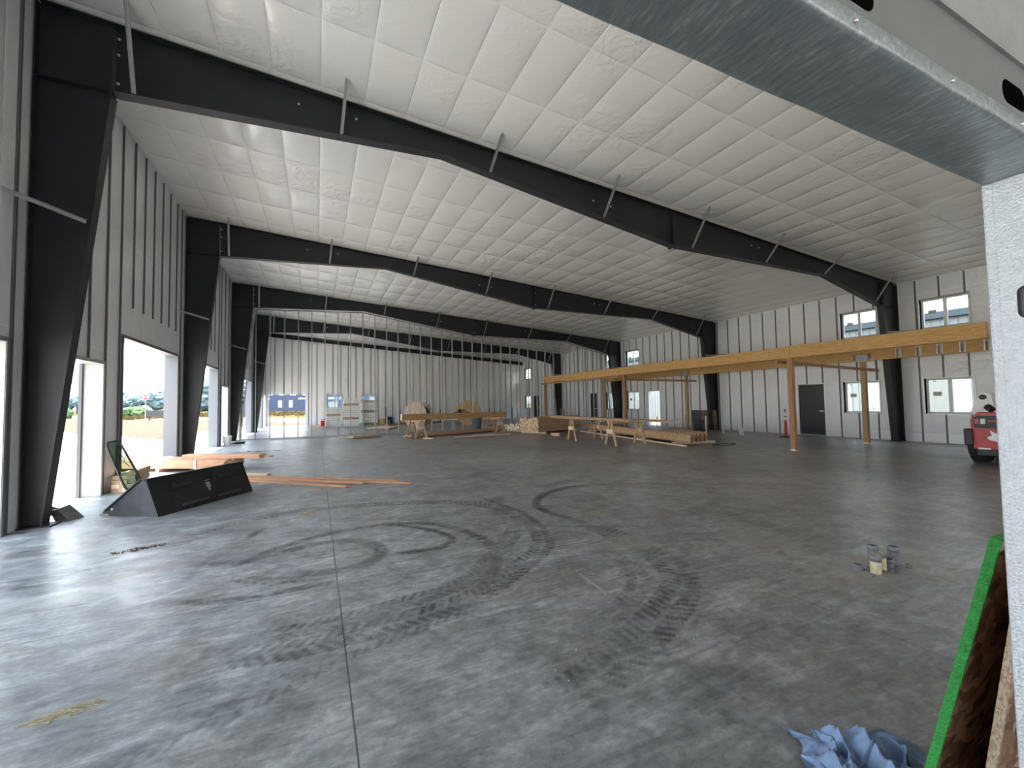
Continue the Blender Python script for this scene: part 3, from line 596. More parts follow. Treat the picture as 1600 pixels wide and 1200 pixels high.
# ------------------------------------------------------------------ windows
wn = 0
def window(axis, p, a, b, z0, z1, sticker=True, s=1):
    """slider window in a wall; s = direction to outside"""
    global wn
    wn += 1
    root = thing('window_%d' % wn, 'white vinyl sliding window in the wall', None, (p, (a + b) / 2, z0) if axis == 'x' else ((a + b) / 2, p, z0)); root['kind'] = 'structure'
    q = p + s * 0.12
    def B(mb, u0, u1, d0, d1, c0, c1):
        d0, d1 = min(d0, d1), max(d0, d1)
        if axis == 'x': mb.box(d0, d1, u0, u1, c0, c1)
        else: mb.box(u0, u1, d0, d1, c0, c1)
    fw = 0.045; mb = MB()
    B(mb, a, b, q, q + s * .06, z0, z0 + fw); B(mb, a, b, q, q + s * .06, z1 - fw, z1)
    B(mb, a, a + fw, q, q + s * .06, z0 + fw, z1 - fw); B(mb, b - fw, b, q, q + s * .06, z0 + fw, z1 - fw)
    m_ = (a + b) / 2
    B(mb, m_ - .03, m_ + .03, q - s * .01, q + s * .05, z0 + fw, z1 - fw)
    mb.build('window_frame', M['white_vinyl'], root, world=True)
    mb = MB()
    for (u0, u1) in ((a + fw, m_ - .03), (m_ + .03, b - fw)):
        e = .022; B(mb, u0, u1, q + s * .012, q + s * .04, z0 + fw, z0 + fw + e); B(mb, u0, u1, q + s * .012, q + s * .04, z1 - fw - e, z1 - fw)
        B(mb, u0, u0 + e, q + s * .012, q + s * .04, z0 + fw + e, z1 - fw - e); B(mb, u1 - e, u1, q + s * .012, q + s * .04, z0 + fw + e, z1 - fw - e)
    mb.build('sash', M['white_vinyl'], root, world=True)
    mb = MB(); B(mb, a + fw, m_ - .03, q + s * .024, q + s * .028, z0 + fw, z1 - fw); B(mb, m_ + .03, b - fw, q + s * .024, q + s * .028, z0 + fw, z1 - fw)
    mb.build('window_pane', M['glass'], root, world=True)
    if sticker:
        c = m_ + (b - a) * 0.27; zc_ = z0 + (z1 - z0) * 0.56
        mb = MB(); B(mb, c - .11, c + .11, q + s * .016, q + s * .020, zc_ - .07, zc_ + .07); B(mb, c + .02, c + .10, q + s * .016, q + s * .020, z1 - .12, z1 - .09)
        mb.build('sticker', M['sticker'], root, world=True)
    # projecting inner trim of the rough opening
    mb = MB(); d0, d1 = p - s * .02, p + s * .12
    B(mb, a - .04, a, d0, d1, z0 - .04, z1 + .04); B(mb, b, b + .04, d0, d1, z0 - .04, z1 + .04); B(mb, a, b, d0, d1, z0 - .04, z0); B(mb, a, b, d0, d1, z1, z1 + .04)
    mb.build('window_trim', M['galv'], root, world=True)
M['sticker'] = simple('window_label_paper', (0.55, 0.58, 0.48), 0.6, noise=0.45, scale=14)
for a, b in R_LOW: window('x', XR, a, b, 0.97, 2.18)
for a, b in R_UP: window('x', XR, a, b, 3.88, 4.90)
for a, b in F_WIN: window('y', YF, a, b, 1.28, 2.52, False)
# doors
dn = 0
for a, b in R_DOORS:
    dn += 1
    root = thing('door_%d' % dn, ['black steel door beside the brown post near the red bollard', 'black steel door beyond the second frame column', 'farthest black steel door near the far corner'][dn - 1], None, (XR + .05, (a + b) / 2, 0)); root['kind'] = 'structure'
    mb = MB(); mb.box(XR + .04, XR + .09, a + .03, b - .03, 0.01, 2.14); mb.build('door_leaf', M['door_black'], root, world=True)
    mb = MB(); mb.box(XR + .0, XR + .12, a, a + .03, 0, 2.17); mb.box(XR, XR + .12, b - .03, b, 0, 2.17); mb.box(XR, XR + .12, a + .03, b - .03, 2.14, 2.17); mb.build('door_frame', M['galv'] if dn == 1 else M['door_black'], root, world=True)
    mb = MB(); mb.box(XR - .06, XR + .04, a + .07, a + .10, 1.0, 1.04); mb.box(XR - .06, XR - .03, a + .03, a + .20, 0.995, 1.045); mb.build('door_handle', M['white'], root, world=True)
mb = MB(); a, b = R_OPEN
mb.box(XR, XR + .2, a, a + .05, 0, 2.19); mb.box(XR, XR + .2, b - .05, b, 0, 2.19); mb.box(XR, XR + .2, a, b, 2.14, 2.19)
o = mb.build('trim_40', M['galv']); tag(o, 'steel frame of the open doorway in the right wall', kind='structure')

# ------------------------------------------------------------------ steel frames
def flange(mb, p1, p2, yk, wdt=0.2, t=0.014, mi=0):
    mb.bar((p1[0], yk, p1[1]), (p2[0], yk, p2[1]), wdt, t, up=(-(p2[1] - p1[1]), 0, (p2[0] - p1[0])), mi=mi)
BX = [-2.55, 0.37, 3.25, 6.12, 8.95, 11.88, 14.70, 17.60]
def steel_frame(yk, label, full=True):
    root = thing('steel_frame', label, 'steel frame', (7.7, yk, 0), group='black portal frames of the hall')
    T = lambda x: (x, zc(x) - 0.035)
    # left column
    mb = MB(); poly = [(-3.62, 0.02), (-3.42, 0.02), (-2.79, 6.31), (-2.79, T(-2.79)[1]), (-3.62, T(-3.62)[1])]
    mb.prism(poly, yk - .005, yk + .005); flange(mb, (-3.415, .02), (-2.785, 6.34), yk); flange(mb, (-3.63, .02), (-3.63, zc(-3.63) - .04), yk)
    mb.box(-3.65, -3.30, yk - .13, yk + .13, 0, .02); mb.bar((-3.62, yk, 6.33), (-2.80, yk, 6.33), .19, .012)
    mb.bar((-2.80, yk, 6.25), (-2.80, yk, zc(-2.8) - .05), .20, .02, up=(1, 0, 0))
    mb.build('left_column', M['black_steel'], root, world=True)
    # right column
    mb = MB(); poly = [(18.52, 0.02), (18.98, 0.02), (18.98, T(18.98)[1]), (18.10, T(18.10)[1]), (18.04, 4.74)]
    mb.prism(poly, yk - .005, yk + .005); flange(mb, (18.52, .02), (18.05, 4.74), yk); flange(mb, (18.99, .02), (18.99, zc(19) - .05), yk)
    mb.box(18.45, 19.02, yk - .13, yk + .13, 0, .02); mb.bar((18.06, yk, 4.75), (18.98, yk, 4.75), .19, .012); mb.bar((18.06, yk, 4.68), (18.06, yk, zc(18.06) - .06), .20, .02, up=(1, 0, 0))
    mb.build('right_column', M['black_steel'], root, world=True)
    # rafter web and flanges
    bot = [(-2.77, 6.33), (2.26, 6.53), (8.27, 5.56), (14.75, 5.50), (18.04, 4.76)]
    mb = MB()
    for i in range(len(bot) - 1):
        a, b = bot[i], bot[i + 1]; mb.prism([a, b, T(b[0]), T(a[0])], yk - .005, yk + .005)
    for i in range(len(bot) - 1): flange(mb, bot[i], bot[i + 1], yk, mi=1)
    flange(mb, T(-3.6), T(18.95), yk)
    mb.build('rafter', [M['black_steel'], M['dark_edge']], root, world=True)
    mb = MB(); x = 8.32
    mb.box(x - .02, x + .02, yk - .10, yk + .10, 5.50, zc(x) - .04); mb.build('splice_plate', M['black_steel'], root, world=True)
    for i, x in enumerate(BX):
        zb = None
        for j in range(len(bot) - 1):
            if bot[j][0] <= x <= bot[j + 1][0]: zb = bot[j][1] + (bot[j + 1][1] - bot[j][1]) * (x - bot[j][0]) / (bot[j + 1][0] - bot[j][0])
        mb = MB(); p = Vector((x, yk - .09, zb + .02)); q = Vector((x + .06, yk - .64, zc(x) + .02))
        mb.bar(p, q, .052, .006, up=(1, 0, 0)); mb.bar(p + Vector((.024, 0, 0)), q + Vector((.024, 0, 0)), .006, .05, up=(1, 0, 0))
        mb.build('flange_brace', M['galv_dull'], root, world=True)
    for x, z in [(-.3, zc(-.3) - .32), (.65, zc(.65) - .26), (5.9, 6.3), (6.4, 6.25), (11.4, 6.0), (11.7, 5.98), (-2.74, 7.2), (-2.74, 6.95), (-2.74, 6.5), (-2.74, 6.25), (8.4, 6.2), (8.4, 5.7)]:
        mb = MB(); mb.lathe([(0, 0), (.02, 0), (.02, .02), (0, .02)], (0, 0, 0), 6)
        mb.v = [(x + a, yk - .006 - c, z + b) for a, b, c in mb.v]; mb.build('bolt', M['bolt'], root, world=True)
    for (p, q) in (((-3.03, yk - .1, 4.32), (-3.655, yk - .62, 4.45)), ((18.15, yk - .1, 3.86), (19.02, yk - .62, 3.88))):
        mb = MB(); mb.bar(p, q, .05, .006); mb.bar(Vector(p) + Vector((0, 0, -.024)), Vector(q) + Vector((0, 0, -.024)), .006, .05); mb.build('column_brace', M['galv_dull'], root, world=True)
    return root
steel_frame(FY[1], 'nearest black steel portal frame spanning the hall, largest in view')
steel_frame(FY[2], 'second black steel portal frame, between the nearest one and the stud partition')
steel_frame(FY[3], 'third black steel portal frame, standing over the metal stud partition')
steel_frame(FY[4], 'fourth black steel portal frame, behind the metal stud partition')
# end wall rafter
root = thing('end_wall_rafter', 'shallow dark end rafter running along the top of the far wall', 'steel beam', (7.7, YF - .2, 5.3))
mb = MB(); mb.prism([(-3.6, zc(-3.6) - .33), (18.95, zc(18.95) - .33), (18.95, zc(18.95) - .05), (-3.6, zc(-3.6) - .05)], YF - .205, YF - .195)
flange(mb, (-3.6, zc(-3.6) - .33), (18.95, zc(18.95) - .33), YF - .2, .14); flange(mb, (-3.6, zc(-3.6) - .05), (18.95, zc(18.95) - .05), YF - .2, .14)
mb.build('web', M['black_steel'], root, world=True)

# ------------------------------------------------------------------ stud partition at third frame
YP = 23.95
root = thing('stud_partition', 'open galvanised stud partition across the hall under the third frame', 'stud wall', (7.0, YP, 0))
def under3(x):
    bot = [(-2.77, 6.33), (2.26, 6.53), (8.27, 5.56), (14.75, 5.50), (18.04, 4.76)]
    for j in range(4):
        if bot[j][0] <= x <= bot[j + 1][0]: return bot[j][1] + (bot[j + 1][1] - bot[j][1]) * (x - bot[j][0]) / (bot[j + 1][0] - bot[j][0])
    return 4.8
mb = MB(); mb.box(-3.35, 18.4, YP - .05, YP + .05, 0, .006); mb.box(-3.35, 18.4, YP - .05, YP - .046, 0, .035); mb.box(-3.35, 18.4, YP + .046, YP + .05, 0, .035)
mb.build('bottom_track', M['galv_dull'], root, world=True)
mb = MB(); pts = [(-2.75, 6.33), (2.26, 6.53), (8.27, 5.56), (14.75, 5.50), (18.0, 4.78)]
for i in range(4):
    a, b = pts[i], pts[i + 1]; mb.bar((a[0], YP - .10, a[1] - .03), (b[0], YP - .10, b[1] - .03), .10, .05)
mb.build('top_track', M['galv_dull'], root, world=True)
stud = None
for k in range(34):
    x = -2.70 + .617 * k
    if x > 17.9: break
    h = under3(x) - .02; mb = MB()
    mb.box(-.02, .02, YP - .05, YP - .047, 0.006, h); mb.box(-.02, -.017, YP - .047, YP + .047, .006, h); mb.box(-.02, .02, YP + .047, YP + .05, .006, h)
    mb.v = [(a + x, b, c) for a, b, c in mb.v]
    mb.build('stud', M['stud'], root, world=True)
for (p, q) in (((-3.30, YP - .05, .05), (-2.74, YP - .05, 6.25)), ((18.42, YP - .05, .05), (17.98, YP - .05, 4.7))):
    mb = MB(); mb.bar(p, q, .05, .09, up=(0, 1, 0)); mb.build('raking_stud', M['galv'], root, world=True)

# ------------------------------------------------------------------ near end wall: bare stud framing, header and jamb
ya, yb = 0.53, 0.375
root = thing('wall_near', 'bare galvanised stud framing of the near end wall around the opening', None, (1.7, .45, 0)); root['kind'] = 'structure'
def plate_slots(mb, O, U, V, u0, u1, v0, v1, slots, n=20):
    """flat plate with stadium holes. slots = (uc, vc, half length, radius)"""
    O, U, V = Vector(O), Vector(U), Vector(V); P = lambda u, v: O + U * u + V * v
    slots = sorted(slots); cuts = [u0]
    for s in slots: cuts += [s[0] - s[2] - s[3] - .01, s[0] + s[2] + s[3] + .01]
    cuts.append(u1)
    for i in range(0, len(cuts), 2):
        mb.add([P(cuts[i], v0), P(cuts[i + 1], v0), P(cuts[i + 1], v1), P(cuts[i], v1)], [(0, 1, 2, 3)])
    for s in slots:
        a, b = s[0] - s[2] - s[3] - .01, s[0] + s[2] + s[3] + .01; inn = []; out = []
        for k in range(n):
            th = 2 * PI * (k + .5) / n; c, sn = math.cos(th), math.sin(th)
            inn.append(P(s[0] + (s[2] if c > 0 else -s[2]) + s[3] * c, s[1] + s[3] * sn))
            uu, vv = s[0] + (s[2] if c > 0 else -s[2]) + 9 * c, s[1] + 9 * sn
            hu = (b - a) / 2; t = min(hu / abs(c) if abs(c) > 1e-6 else 1e9, ((v1 - s[1]) if sn > 0 else (s[1] - v0)) / abs(sn) if abs(sn) > 1e-6 else 1e9)
            out.append((max(a, min(b, s[0] + t * c)), max(v0, min(v1, s[1] + t * sn))))
        corners = [(b, v1), (a, v1), (a, v0), (b, v0)]
        o3 = [P(*q) for q in out]; mb.add(inn + o3, [(k, (k + 1) % n, n + (k + 1) % n, n + k) for k in range(n)])
        for cx, cy in corners:   # fill the corner triangles
            kk = min(range(n), key=lambda k: (out[k][0] - cx) ** 2 + (out[k][1] - cy) ** 2)
            for k in (kk - 1, kk):
                k2 = (k + 1) % n; k1 = k % n
                if (out[k1][0] - out[k2][0]) != 0 and (out[k1][1] - out[k2][1]) != 0:
                    mb.add([P(*out[k1]), P(*out[k2]), P(cx, cy)], [(0, 1, 2)])
XJ = 1.742
hx0, hx1 = -1.0, XJ + 1.3
# header underside with rolled edges
prof = [(ya, 2.50), (ya, 2.206), (ya - .003, 2.202), (ya - .008, 2.200), (yb + .012, 2.200), (yb + .004, 2.202), (yb, 2.208), (yb, 2.234)]
mb = MB(); nseg = 40; vs = []
for i in range(nseg + 1):
    x = hx0 + (hx1 - hx0) * i / nseg
    for (y, z) in prof: vs.append((x, y, z + .0012 * math.sin(i * 1.7)))
fs = []; npf = len(prof)
for i in range(nseg):
    for j in range(npf - 1): fs.append((i * npf + j, i * npf + j + 1, (i + 1) * npf + j + 1, (i + 1) * npf + j))
mb.add(vs, fs, 0, True); mb.build('header', M['header'], root, world=True)
mb = MB(); plate_slots(mb, (hx0, yb + .004, 2.20), (1, 0, 0), (0, 0, 1), 0, hx1 - hx0, .03, .165, [(u, .083, .035, .028) for u in (-.1 + .1, 1.00 - .19 + 1.0 - .0 - .0, 2.45) if .1 < u < hx1 - hx0 - .1])
mb.build('header_web', M['galv_dark'] if 'galv_dark' in M else M['galv_dull'], root, world=True)
mb = MB(); mb.box(hx0, hx1, yb - .003, yb + .03, 2.365, 2.372); mb.box(hx0, hx1, yb - .003, yb, 2.3725, 2.405); mb.box(hx0, hx1, yb, yb + .01, 2.3725, 2.405); mb.box(hx0, hx1, yb + .003, yb + .006, 2.405, 2.60)
mb.build('header_track', M['galv'], root, world=True)
mb = MB(); mb.box(hx0, hx1, yb + .02, ya - .02, 2.215, 2.22); mb.box(hx0, hx1, ya - .01, ya - .004, 2.24, 2.6); mb.box(hx0, hx1, yb + .05, yb + .052, 2.22, 2.6)
mb.build('header_shade', M['black'], root, world=True)  # black sheets inside the hollow header stand in for its inner shade
for x in (.48, .80, 1.13, 1.46):
    mb = MB(); mb.lathe([(0, .006), (.003, .005), (.0042, .003), (.0045, 0)], (0, 0, 0), 8)
    mb.v = [(x + a, yb - c, 2.215 + b) for a, b, c in mb.v]; mb.build('screw', M['bolt'], root, world=True)
# jamb: faces the opening, with rolled lips and a punched slot
mb = MB(); vs = []; fs = []
pj = [(ya - .002, XJ + .05), (ya, XJ + .004), (ya - .003, XJ), (ya - .012, XJ), (ya - .016, XJ + .0022), (ya - .020, XJ + .0022), (ya - .024, XJ)]
n = 24
for i in range(n + 1):
    z = 2.20 * i / n
    for (y, x) in pj: vs.append((x, y, z))
q = len(pj)
for i in range(n):
    for j in range(q - 1): fs.append((i * q + j, i * q + j + 1, (i + 1) * q + j + 1, (i + 1) * q + j))
mb.add(vs, fs, 0, True)
plate_slots(mb, (XJ, ya - .024, 0), (0, 0, 1), (0, -1, 0), 0, 2.20, 0, .131, [(.63, .058, .022, .019), (1.24, .058, .022, .019), (1.85, .050, .026, .019)])
mb.add([(XJ, yb, 0), (XJ, yb, 2.2), (XJ + .05, yb, 2.2), (XJ + .05, yb, 0)], [(0, 1, 2, 3)])
mb.build('jamb', M['jamb'], root, world=True)
mb = MB(); mb.box(XJ + .012, XJ + .018, yb + .01, ya - .01, 0, 2.2); mb.build('jamb_shade', M['dark_reveal'], root, world=True)  # dark sheet behind the slots stands in for shade inside the jamb
# remaining bare studs of the end wall (beyond the frame edges)
for k in range(40):
    x = -3.4 + .61 * k
    if x > 18.9 or -1.1 < x < 3.05: continue
    mb = MB(); h = zc(x) - .03; mb.box(x, x + .04, yb, yb + .004, 0, h); mb.box(x, x + .003, yb, ya, 0, h); mb.box(x, x + .04, ya - .004, ya, 0, h); mb.build('stud', M['galv'], root, world=True)

# ------------------------------------------------------------------ mezzanine beams and posts
XA, XBm = 13.11, 17.0
def beam(name, label, x, y0, y1, z0, z1, th=.13, group=None, mat='beam'):
    o = MB().box(-th / 2, th / 2, 0, y1 - y0, 0, z1 - z0).build(name, M[mat]); o.location = (x, y0, z0); return tag(o, label, 'beam', group)
beam('laminated_beam', 'orange laminated beam, near length of the front row carried on the nearest brown post', XA, 4.03, 8.215, 2.81, 3.165)
beam('laminated_beam', 'orange laminated beam, middle length of the front row between two post joints', XA, 8.225, 15.95, 2.80, 3.15)
beam('laminated_beam', 'orange laminated beam, far length of the front row ending at the last post', XA, 15.96, 23.65, 2.80, 3.15)
hb = beam('laminated_beam', 'orange laminated beam behind the front row, near length with metal joist hangers', XBm, 3.9, 8.22, 2.81, 3.16)
beam('laminated_beam', 'orange laminated beam behind the front row, middle length above the metal post cap', XBm, 8.23, 15.95, 2.81, 3.16)
beam('laminated_beam', 'orange laminated beam behind the front row, far length', XBm, 15.96, 22.75, 2.81, 3.16)
for i, y in enumerate([7.30, 6.93, 6.72, 6.49, 6.27, 6.05, 5.84, 5.62, 5.2]):
    pass
hg = None
for i, y in enumerate([7.22, 6.72, 6.22, 5.72, 5.22, 4.72]):
    t = thing('joist_hanger', 'galvanised joist hanger nailed to the rear beam', 'joist hanger', (XBm - .065, y, 2.84), group='joist hangers on the rear beam') if hg is None else copy_tree(hg)
    if hg is None:
        hg = t
        MB().box(-.004, 0, -.075, -.025, 0, .3).box(-.05, -.004, -.028, -.025, 0, .24).build('left_strap', M['galv'], t)
        MB().box(-.004, 0, .025, .075, 0, .3).box(-.05, -.004, .025, .028, 0, .24).build('right_strap', M['galv'], t)
        MB().box(-.05, 0, -.025, .025, -.003, 0).build('seat', M['galv'], t)
    t.location = (XBm - .067, y, 2.84)
def post(x, y, h, label, cap=False, s=.14):
    t = thing('timber_post', label, 'post', (x, y, 0), 0)
    MB().box(-s / 2, s / 2, -s / 2, s / 2, .03, h).build('shaft', M['post'] if not cap else M['post2'], t)
    MB().box(-s / 2 + .01, s / 2 - .01, -s / 2 + .01, s / 2 - .01, 0, .03).box(-s / 2 - .003, -s / 2, -s / 2 + .01, s / 2 - .01, 0, .05).build('base_plate', M['white'], t)
    if cap:
        MB().box(-.08, -.072, -.17, .17, h - .02, h + .22).box(.072, .08, -.17, .17, h - .02, h + .22).build('post_cap', M['galv_dull'], t)
        MB().box(-.076, -.070, -.26, .26, h + .04, h + .24).build('side_board', M['osb_dark'], t)
M['post2'] = wood('tan_timber_post', (0.34, 0.21, 0.09), (0.48, 0.32, 0.16), stretch=(20, 20, 1.3))
post(XA, 8.24, 2.80, 'reddish brown timber post nearest the camera, between the red bollard and the black door')
post(XA, 15.95, 2.80, 'tan timber post under the middle joint of the front beam')
post(XA, 23.55, 2.80, 'farthest timber post, holding up the far end of the front beam')
post(XBm, 8.23, 2.80, 'tan timber post with a grey metal cap, in front of the lower window', True)
post(XBm, 15.92, 2.80, 'timber post with a small metal cap behind the joist stack', True)
post(XBm, 22.7, 2.80, 'far timber post with a metal cap under the end of the rear beam', True)
def board(name, label, cat, p, q, wd, ht, mat='lumber', group=None, endmat=None):
    p, q = Vector(p), Vector(q); L = (q - p).length
    mb = MB(); mb.box(0, L, -wd / 2, wd / 2, -ht / 2, ht / 2)
    for i in (3, 5): mb.m[i] = 1
    o = mb.build(name, [M[mat], M[endmat or 'endgrain']]); o.location = p
    o.rotation_euler = (q - p).to_track_quat('X', 'Z').to_euler()
    return tag(o, label, cat, group)
board('brace_board', 'brown brace board nailed between the nearest post and the capped post', 'board', (12.92, 8.55, 2.72), (17.1, 7.85, 2.46), .04, .09, 'post')
board('brace_board', 'long thin brace board along the far length of the front beam', 'board', (13.03, 24.0, 2.72), (13.03, 16.3, 2.72), .04, .09, 'post')
board('brace_board', 'brown brace board from the middle front post to the rear post', 'board', (13.03, 16.6, 2.62), (17.1, 15.4, 2.50), .04, .09, 'post')

# ------------------------------------------------------------------ lumber
_cache = {}
def bmesh_board(L, wd, ht, mat, endmat):
    k = (round(L, 2), wd, ht, mat, endmat)
    if k not in _cache:
        mb = MB(); mb.box(-L / 2, L / 2, -wd / 2, wd / 2, 0, ht)
        for i in (3, 5): mb.m[i] = 1
        o = mb.build('board', [M[mat], M[endmat]]); _cache[k] = o.data; bpy.data.objects.remove(o)
    return _cache[k]
def put_board(name, label, cat, group, c, rz, L, wd, ht, mat='lumber', endmat='endgrain', tilt=0.0):
    o = bpy.data.objects.new(name, bmesh_board(L, wd, ht, mat, endmat)); C.objects.link(o)
    o.location = c; o.rotation_euler = (0, tilt, rz); return tag(o, label, cat, group)
def bundle(name, label, cat, group, origin, ang, L, nw, nh, wd, ht, mat, endmat, jit=.06, skip=0.0, z0=0.0, lens=None):
    """stack of boards; origin = near end centre-left, ang = direction of length"""
    dx, dy = math.cos(ang), math.sin(ang)
    for r in range(nh):
        for c in range(nw):
            if r == nh - 1 and random.random() < skip: continue
            Lb = L * (random.choice(lens) if lens else 1.0); off = random.uniform(-jit, jit) + Lb / 2
            s = (c + .5 + random.uniform(-.03, .03)) * wd * 1.03
            put_board(name, label, cat, group, (origin[0] + dx * off - dy * s, origin[1] + dy * off + dx * s, z0 + r * (ht + .002)), ang + random.uniform(-.004, .004), Lb, wd, ht, mat, endmat)
def straps(label, o, ang, wdt, h, z0, at, mat='white'):
    for a in at:
        t = MB(); dx, dy = math.cos(ang), math.sin(ang); cx, cy = o[0] + dx * a, o[1] + dy * a
        p0 = Vector((cx + dy * .012, cy - dx * .012, 0)); p1 = Vector((cx - dy * (wdt + .012), cy + dx * (wdt + .012), 0)); up = Vector((0, 0, 1))
        for (u, v) in ((p0 + up * z0, p0 + up * (z0 + h + .01)), (p0 + up * (z0 + h + .01), p1 + up * (z0 + h + .01)), (p1 + up * (z0 + h + .01), p1 + up * z0)):
            t.bar(u, v, .006, .05, up=(dx, dy, 0))
        tag(t.build('strap', M[mat]), label, 'strap', 'packing straps round the left lumber bundle')
# left bundle near the overhead doorway, lying across the threshold
angA = math.atan2(13.3 - 14.9, -1.95 + 4.7)
bundle('lumber_board', 'reddish fir board in the strapped bundle by the left doorway', 'board', 'strapped fir boards by the left doorway', (-5.1, 14.3), angA, 3.5, 5, 4, .14, .05, 'redwood', 'endgrain', .05, 0.2, .09, None)
bundle('lumber_board', 'longer fir board jutting past the right end of the left bundle', 'board', 'fir boards jutting from the left bundle', (-3.05, 13.45), angA, 2.1, 2, 2, .14, .045, 'redwood', 'endgrain', .15, 0, .30, None)
straps('white packing strap round the fir bundle by the left doorway', (-5.1, 14.3), angA, .74, .215, .08, [1.35, 2.75])
for a in (.5, 1.8, 3.1):
    cx, cy = -5.1 + math.cos(angA) * a, 14.3 + math.sin(angA) * a
    put_board('timber_block', 'timber block under the left lumber bundle', 'board', 'timber blocks under the left lumber bundle', (cx - math.sin(angA) * .37, cy + math.cos(angA) * .37, 0), angA + PI / 2, .9, .09, .088, 'redwood')
# bundle seen end-on behind the leaning glass
bundle('lumber_board', 'fir board seen end-on in the low pile behind the leaning windshield', 'board', 'end-on board pile by the left doorway', (-3.20, 10.66), PI / 2 + .02, .85, 3, 5, .115, .075, 'lumber', 'endgrain', .05, .3, .0)
for i, (p, q) in enumerate([((-3.3, 12.75, .03), (-1.43, 11.3, .03)), ((-3.2, 12.4, .03), (-1.35, 11.0, .03)), ((-1.9, 11.9, .03), (-1.0, 11.35, .03))]):
    board('loose_board', 'pale board lying flat between the left bundle and the black bucket', 'board', p, q, .14, .038, 'pale', 'boards lying behind the bucket')
# long boards on the floor right of the bucket
for i, (p, q, lb) in enumerate([((-1.9, 11.55, .02), (1.72, 8.72, .02), 'longest fir board on the floor, reaching furthest right of the bucket'),
                                ((-1.7, 11.1, .02), (0.55, 8.98, .02), 'fir board on the floor beside the bucket with its dark end nearest the camera'),
                                ((-1.75, 11.25, .05), (0.85, 9.05, .05), 'fir board laid on top of two others right of the bucket'),
                                ((-1.95, 11.75, .02), (1.5, 9.15, .02), 'fir board lying behind the longest one right of the bucket')]):
    board('floor_board', lb, 'board', p, q, .09, .038, 'redwood')
# floor boards in front of the partition
bundle('lumber_board', 'fir board in the low stack on the floor before the stud partition', 'board', 'low fir stack before the partition', (4.15, 20.15), math.atan2(2.2, 5.6), 5.9, 5, 2, .14, .045, 'redwood', 'endgrain', .25, .2, .05)
board('floor_board', 'loose fir board end in front of the low fir stack', 'board', (4.45, 19.5, .03), (4.75, 19.0, .03), .09, .04, 'pale')
board('floor_board', 'long pale board lying on the floor nearest the camera before the low fir stack', 'board', (5.75, 19.1, .03), (8.75, 19.45, .03), .14, .04, 'pale')
board('floor_board', 'short pale offcut on the floor beside the long pale board', 'board', (6.9, 19.75, .03), (8.1, 19.9, .03), .10, .04, 'pale')
# big stacks
angS = math.atan2(1.9, 3.9)
for r in range(3):
    pass
bundle('lumber_board', 'fir board in the tall lumber stack left of the sawhorses', 'board', 'tall fir stack left of the sawhorses', (9.98, 18.75), .42, 3.9, 10, 15, .115, .046, 'lumber', 'endgrain', .05, .5, .09)
bundle('lumber_board', 'pale board in the low stack with bright cut ends beside the tall stack', 'board', 'low pale stack beside the tall stack', (9.75, 20.35), .42, 3.0, 9, 8, .115, .045, 'pale', 'palegrain', .12, .6, .09)
for a in (.4, 3.2):
    put_board('timber_block', 'timber block under the tall lumber stack', 'board', 'timber blocks under the tall stack', (9.98 + math.cos(.42) * a - math.sin(.42) * .6, 18.75 + math.sin(.42) * a + math.cos(.42) * .6, 0), .42 + PI / 2, 1.6, .12, .088, 'pale')
for a in (.4, 2.6):
    put_board('timber_block', 'timber block under the low pale stack', 'board', 'timber blocks under the low stack', (9.75 + math.cos(.42) * a - math.sin(.42) * .55, 20.35 + math.sin(.42) * a + math.cos(.42) * .55, 0), .42 + PI / 2, 1.3, .12, .088, 'pale')
board('floor_board', 'thick offcut on the floor in front of the tall lumber stack', 'board', (10.4, 17.95, .06), (10.15, 17.3, .06), .30, .12, 'lumber')
# I-joists
ij = None
for k in range(12):
    x = 11.72 + .124 * k; r_ = random.uniform(-.12, .12)
    flip = 0
    if ij is None:
        ij = thing('wooden_i_joist', 'wooden I-joist with strand board web in the stack behind the sawhorses', 'joist', (0, 0, 0), 0, 'wooden I-joists stacked behind the sawhorses')
        MB().box(-.03, .03, 0, 9.1, 0, .04).build('bottom_flange', M['lumber'], ij); MB().box(-.03, .03, 0, 9.1, .26, .30).build('top_flange', M['lumber'], ij); MB().box(-.006, .006, 0, 9.1, .04, .26).build('web', M['osb_web'], ij)
        t = ij
    else: t = copy_tree(ij)
    t.location = (x, 10.85 + .35 * (x - 11.72) + r_ * (.3 if k < 5 else 1), .085); t.rotation_euler = (0, 0, -.19)
for k in range(4):
    y = 11.4 + 2.4 * k
    put_board('timber_block', 'timber block under the I-joist stack', 'board', 'timber blocks under the I-joist stack', (12.35 + .19 * (y - 11.), y, 0), -.19, 1.75, .09, .083, 'pale')
board('floor_board', 'pale board lying along the foot of the I-joist stack', 'board', (12.6, 18.9, .03), (11.33, 10.75, .03), .12, .05, 'pale')
mb = MB(); random.seed(4)
gx, gy = 12, 5; vs = []
for j in range(gy):
    for i in range(gx):
        u, v = i / (gx - 1), j / (gy - 1); x0 = 12.0 + 1.3 * u; y0 = 13.0 + 6.2 * v + .35 * u
        vs.append((x0 + .19 * (y0 - 11), y0, .392 + .03 * random.random() + (.0 if 0 < i < gx - 1 else -.01)))
n0 = len(vs); vs += [(x, y, z + .006) for x, y, z in vs]
fs = [(j * gx + i, j * gx + i + 1, (j + 1) * gx + i + 1, (j + 1) * gx + i) for j in range(gy - 1) for i in range(gx - 1)]
fs += [tuple(n0 + q for q in reversed(f)) for f in list(fs)]
mb.add(vs, fs, 0, True); o = mb.build('plastic_wrap', M['wrap'] if 'wrap' in M else simple('white_and_black_sheeting', (0.30, 0.32, 0.34), 0.35, noise=0.9, scale=1.6), recalc=False)
tag(o, 'crumpled black and white plastic sheet over the I-joist stack', 'plastic sheet')
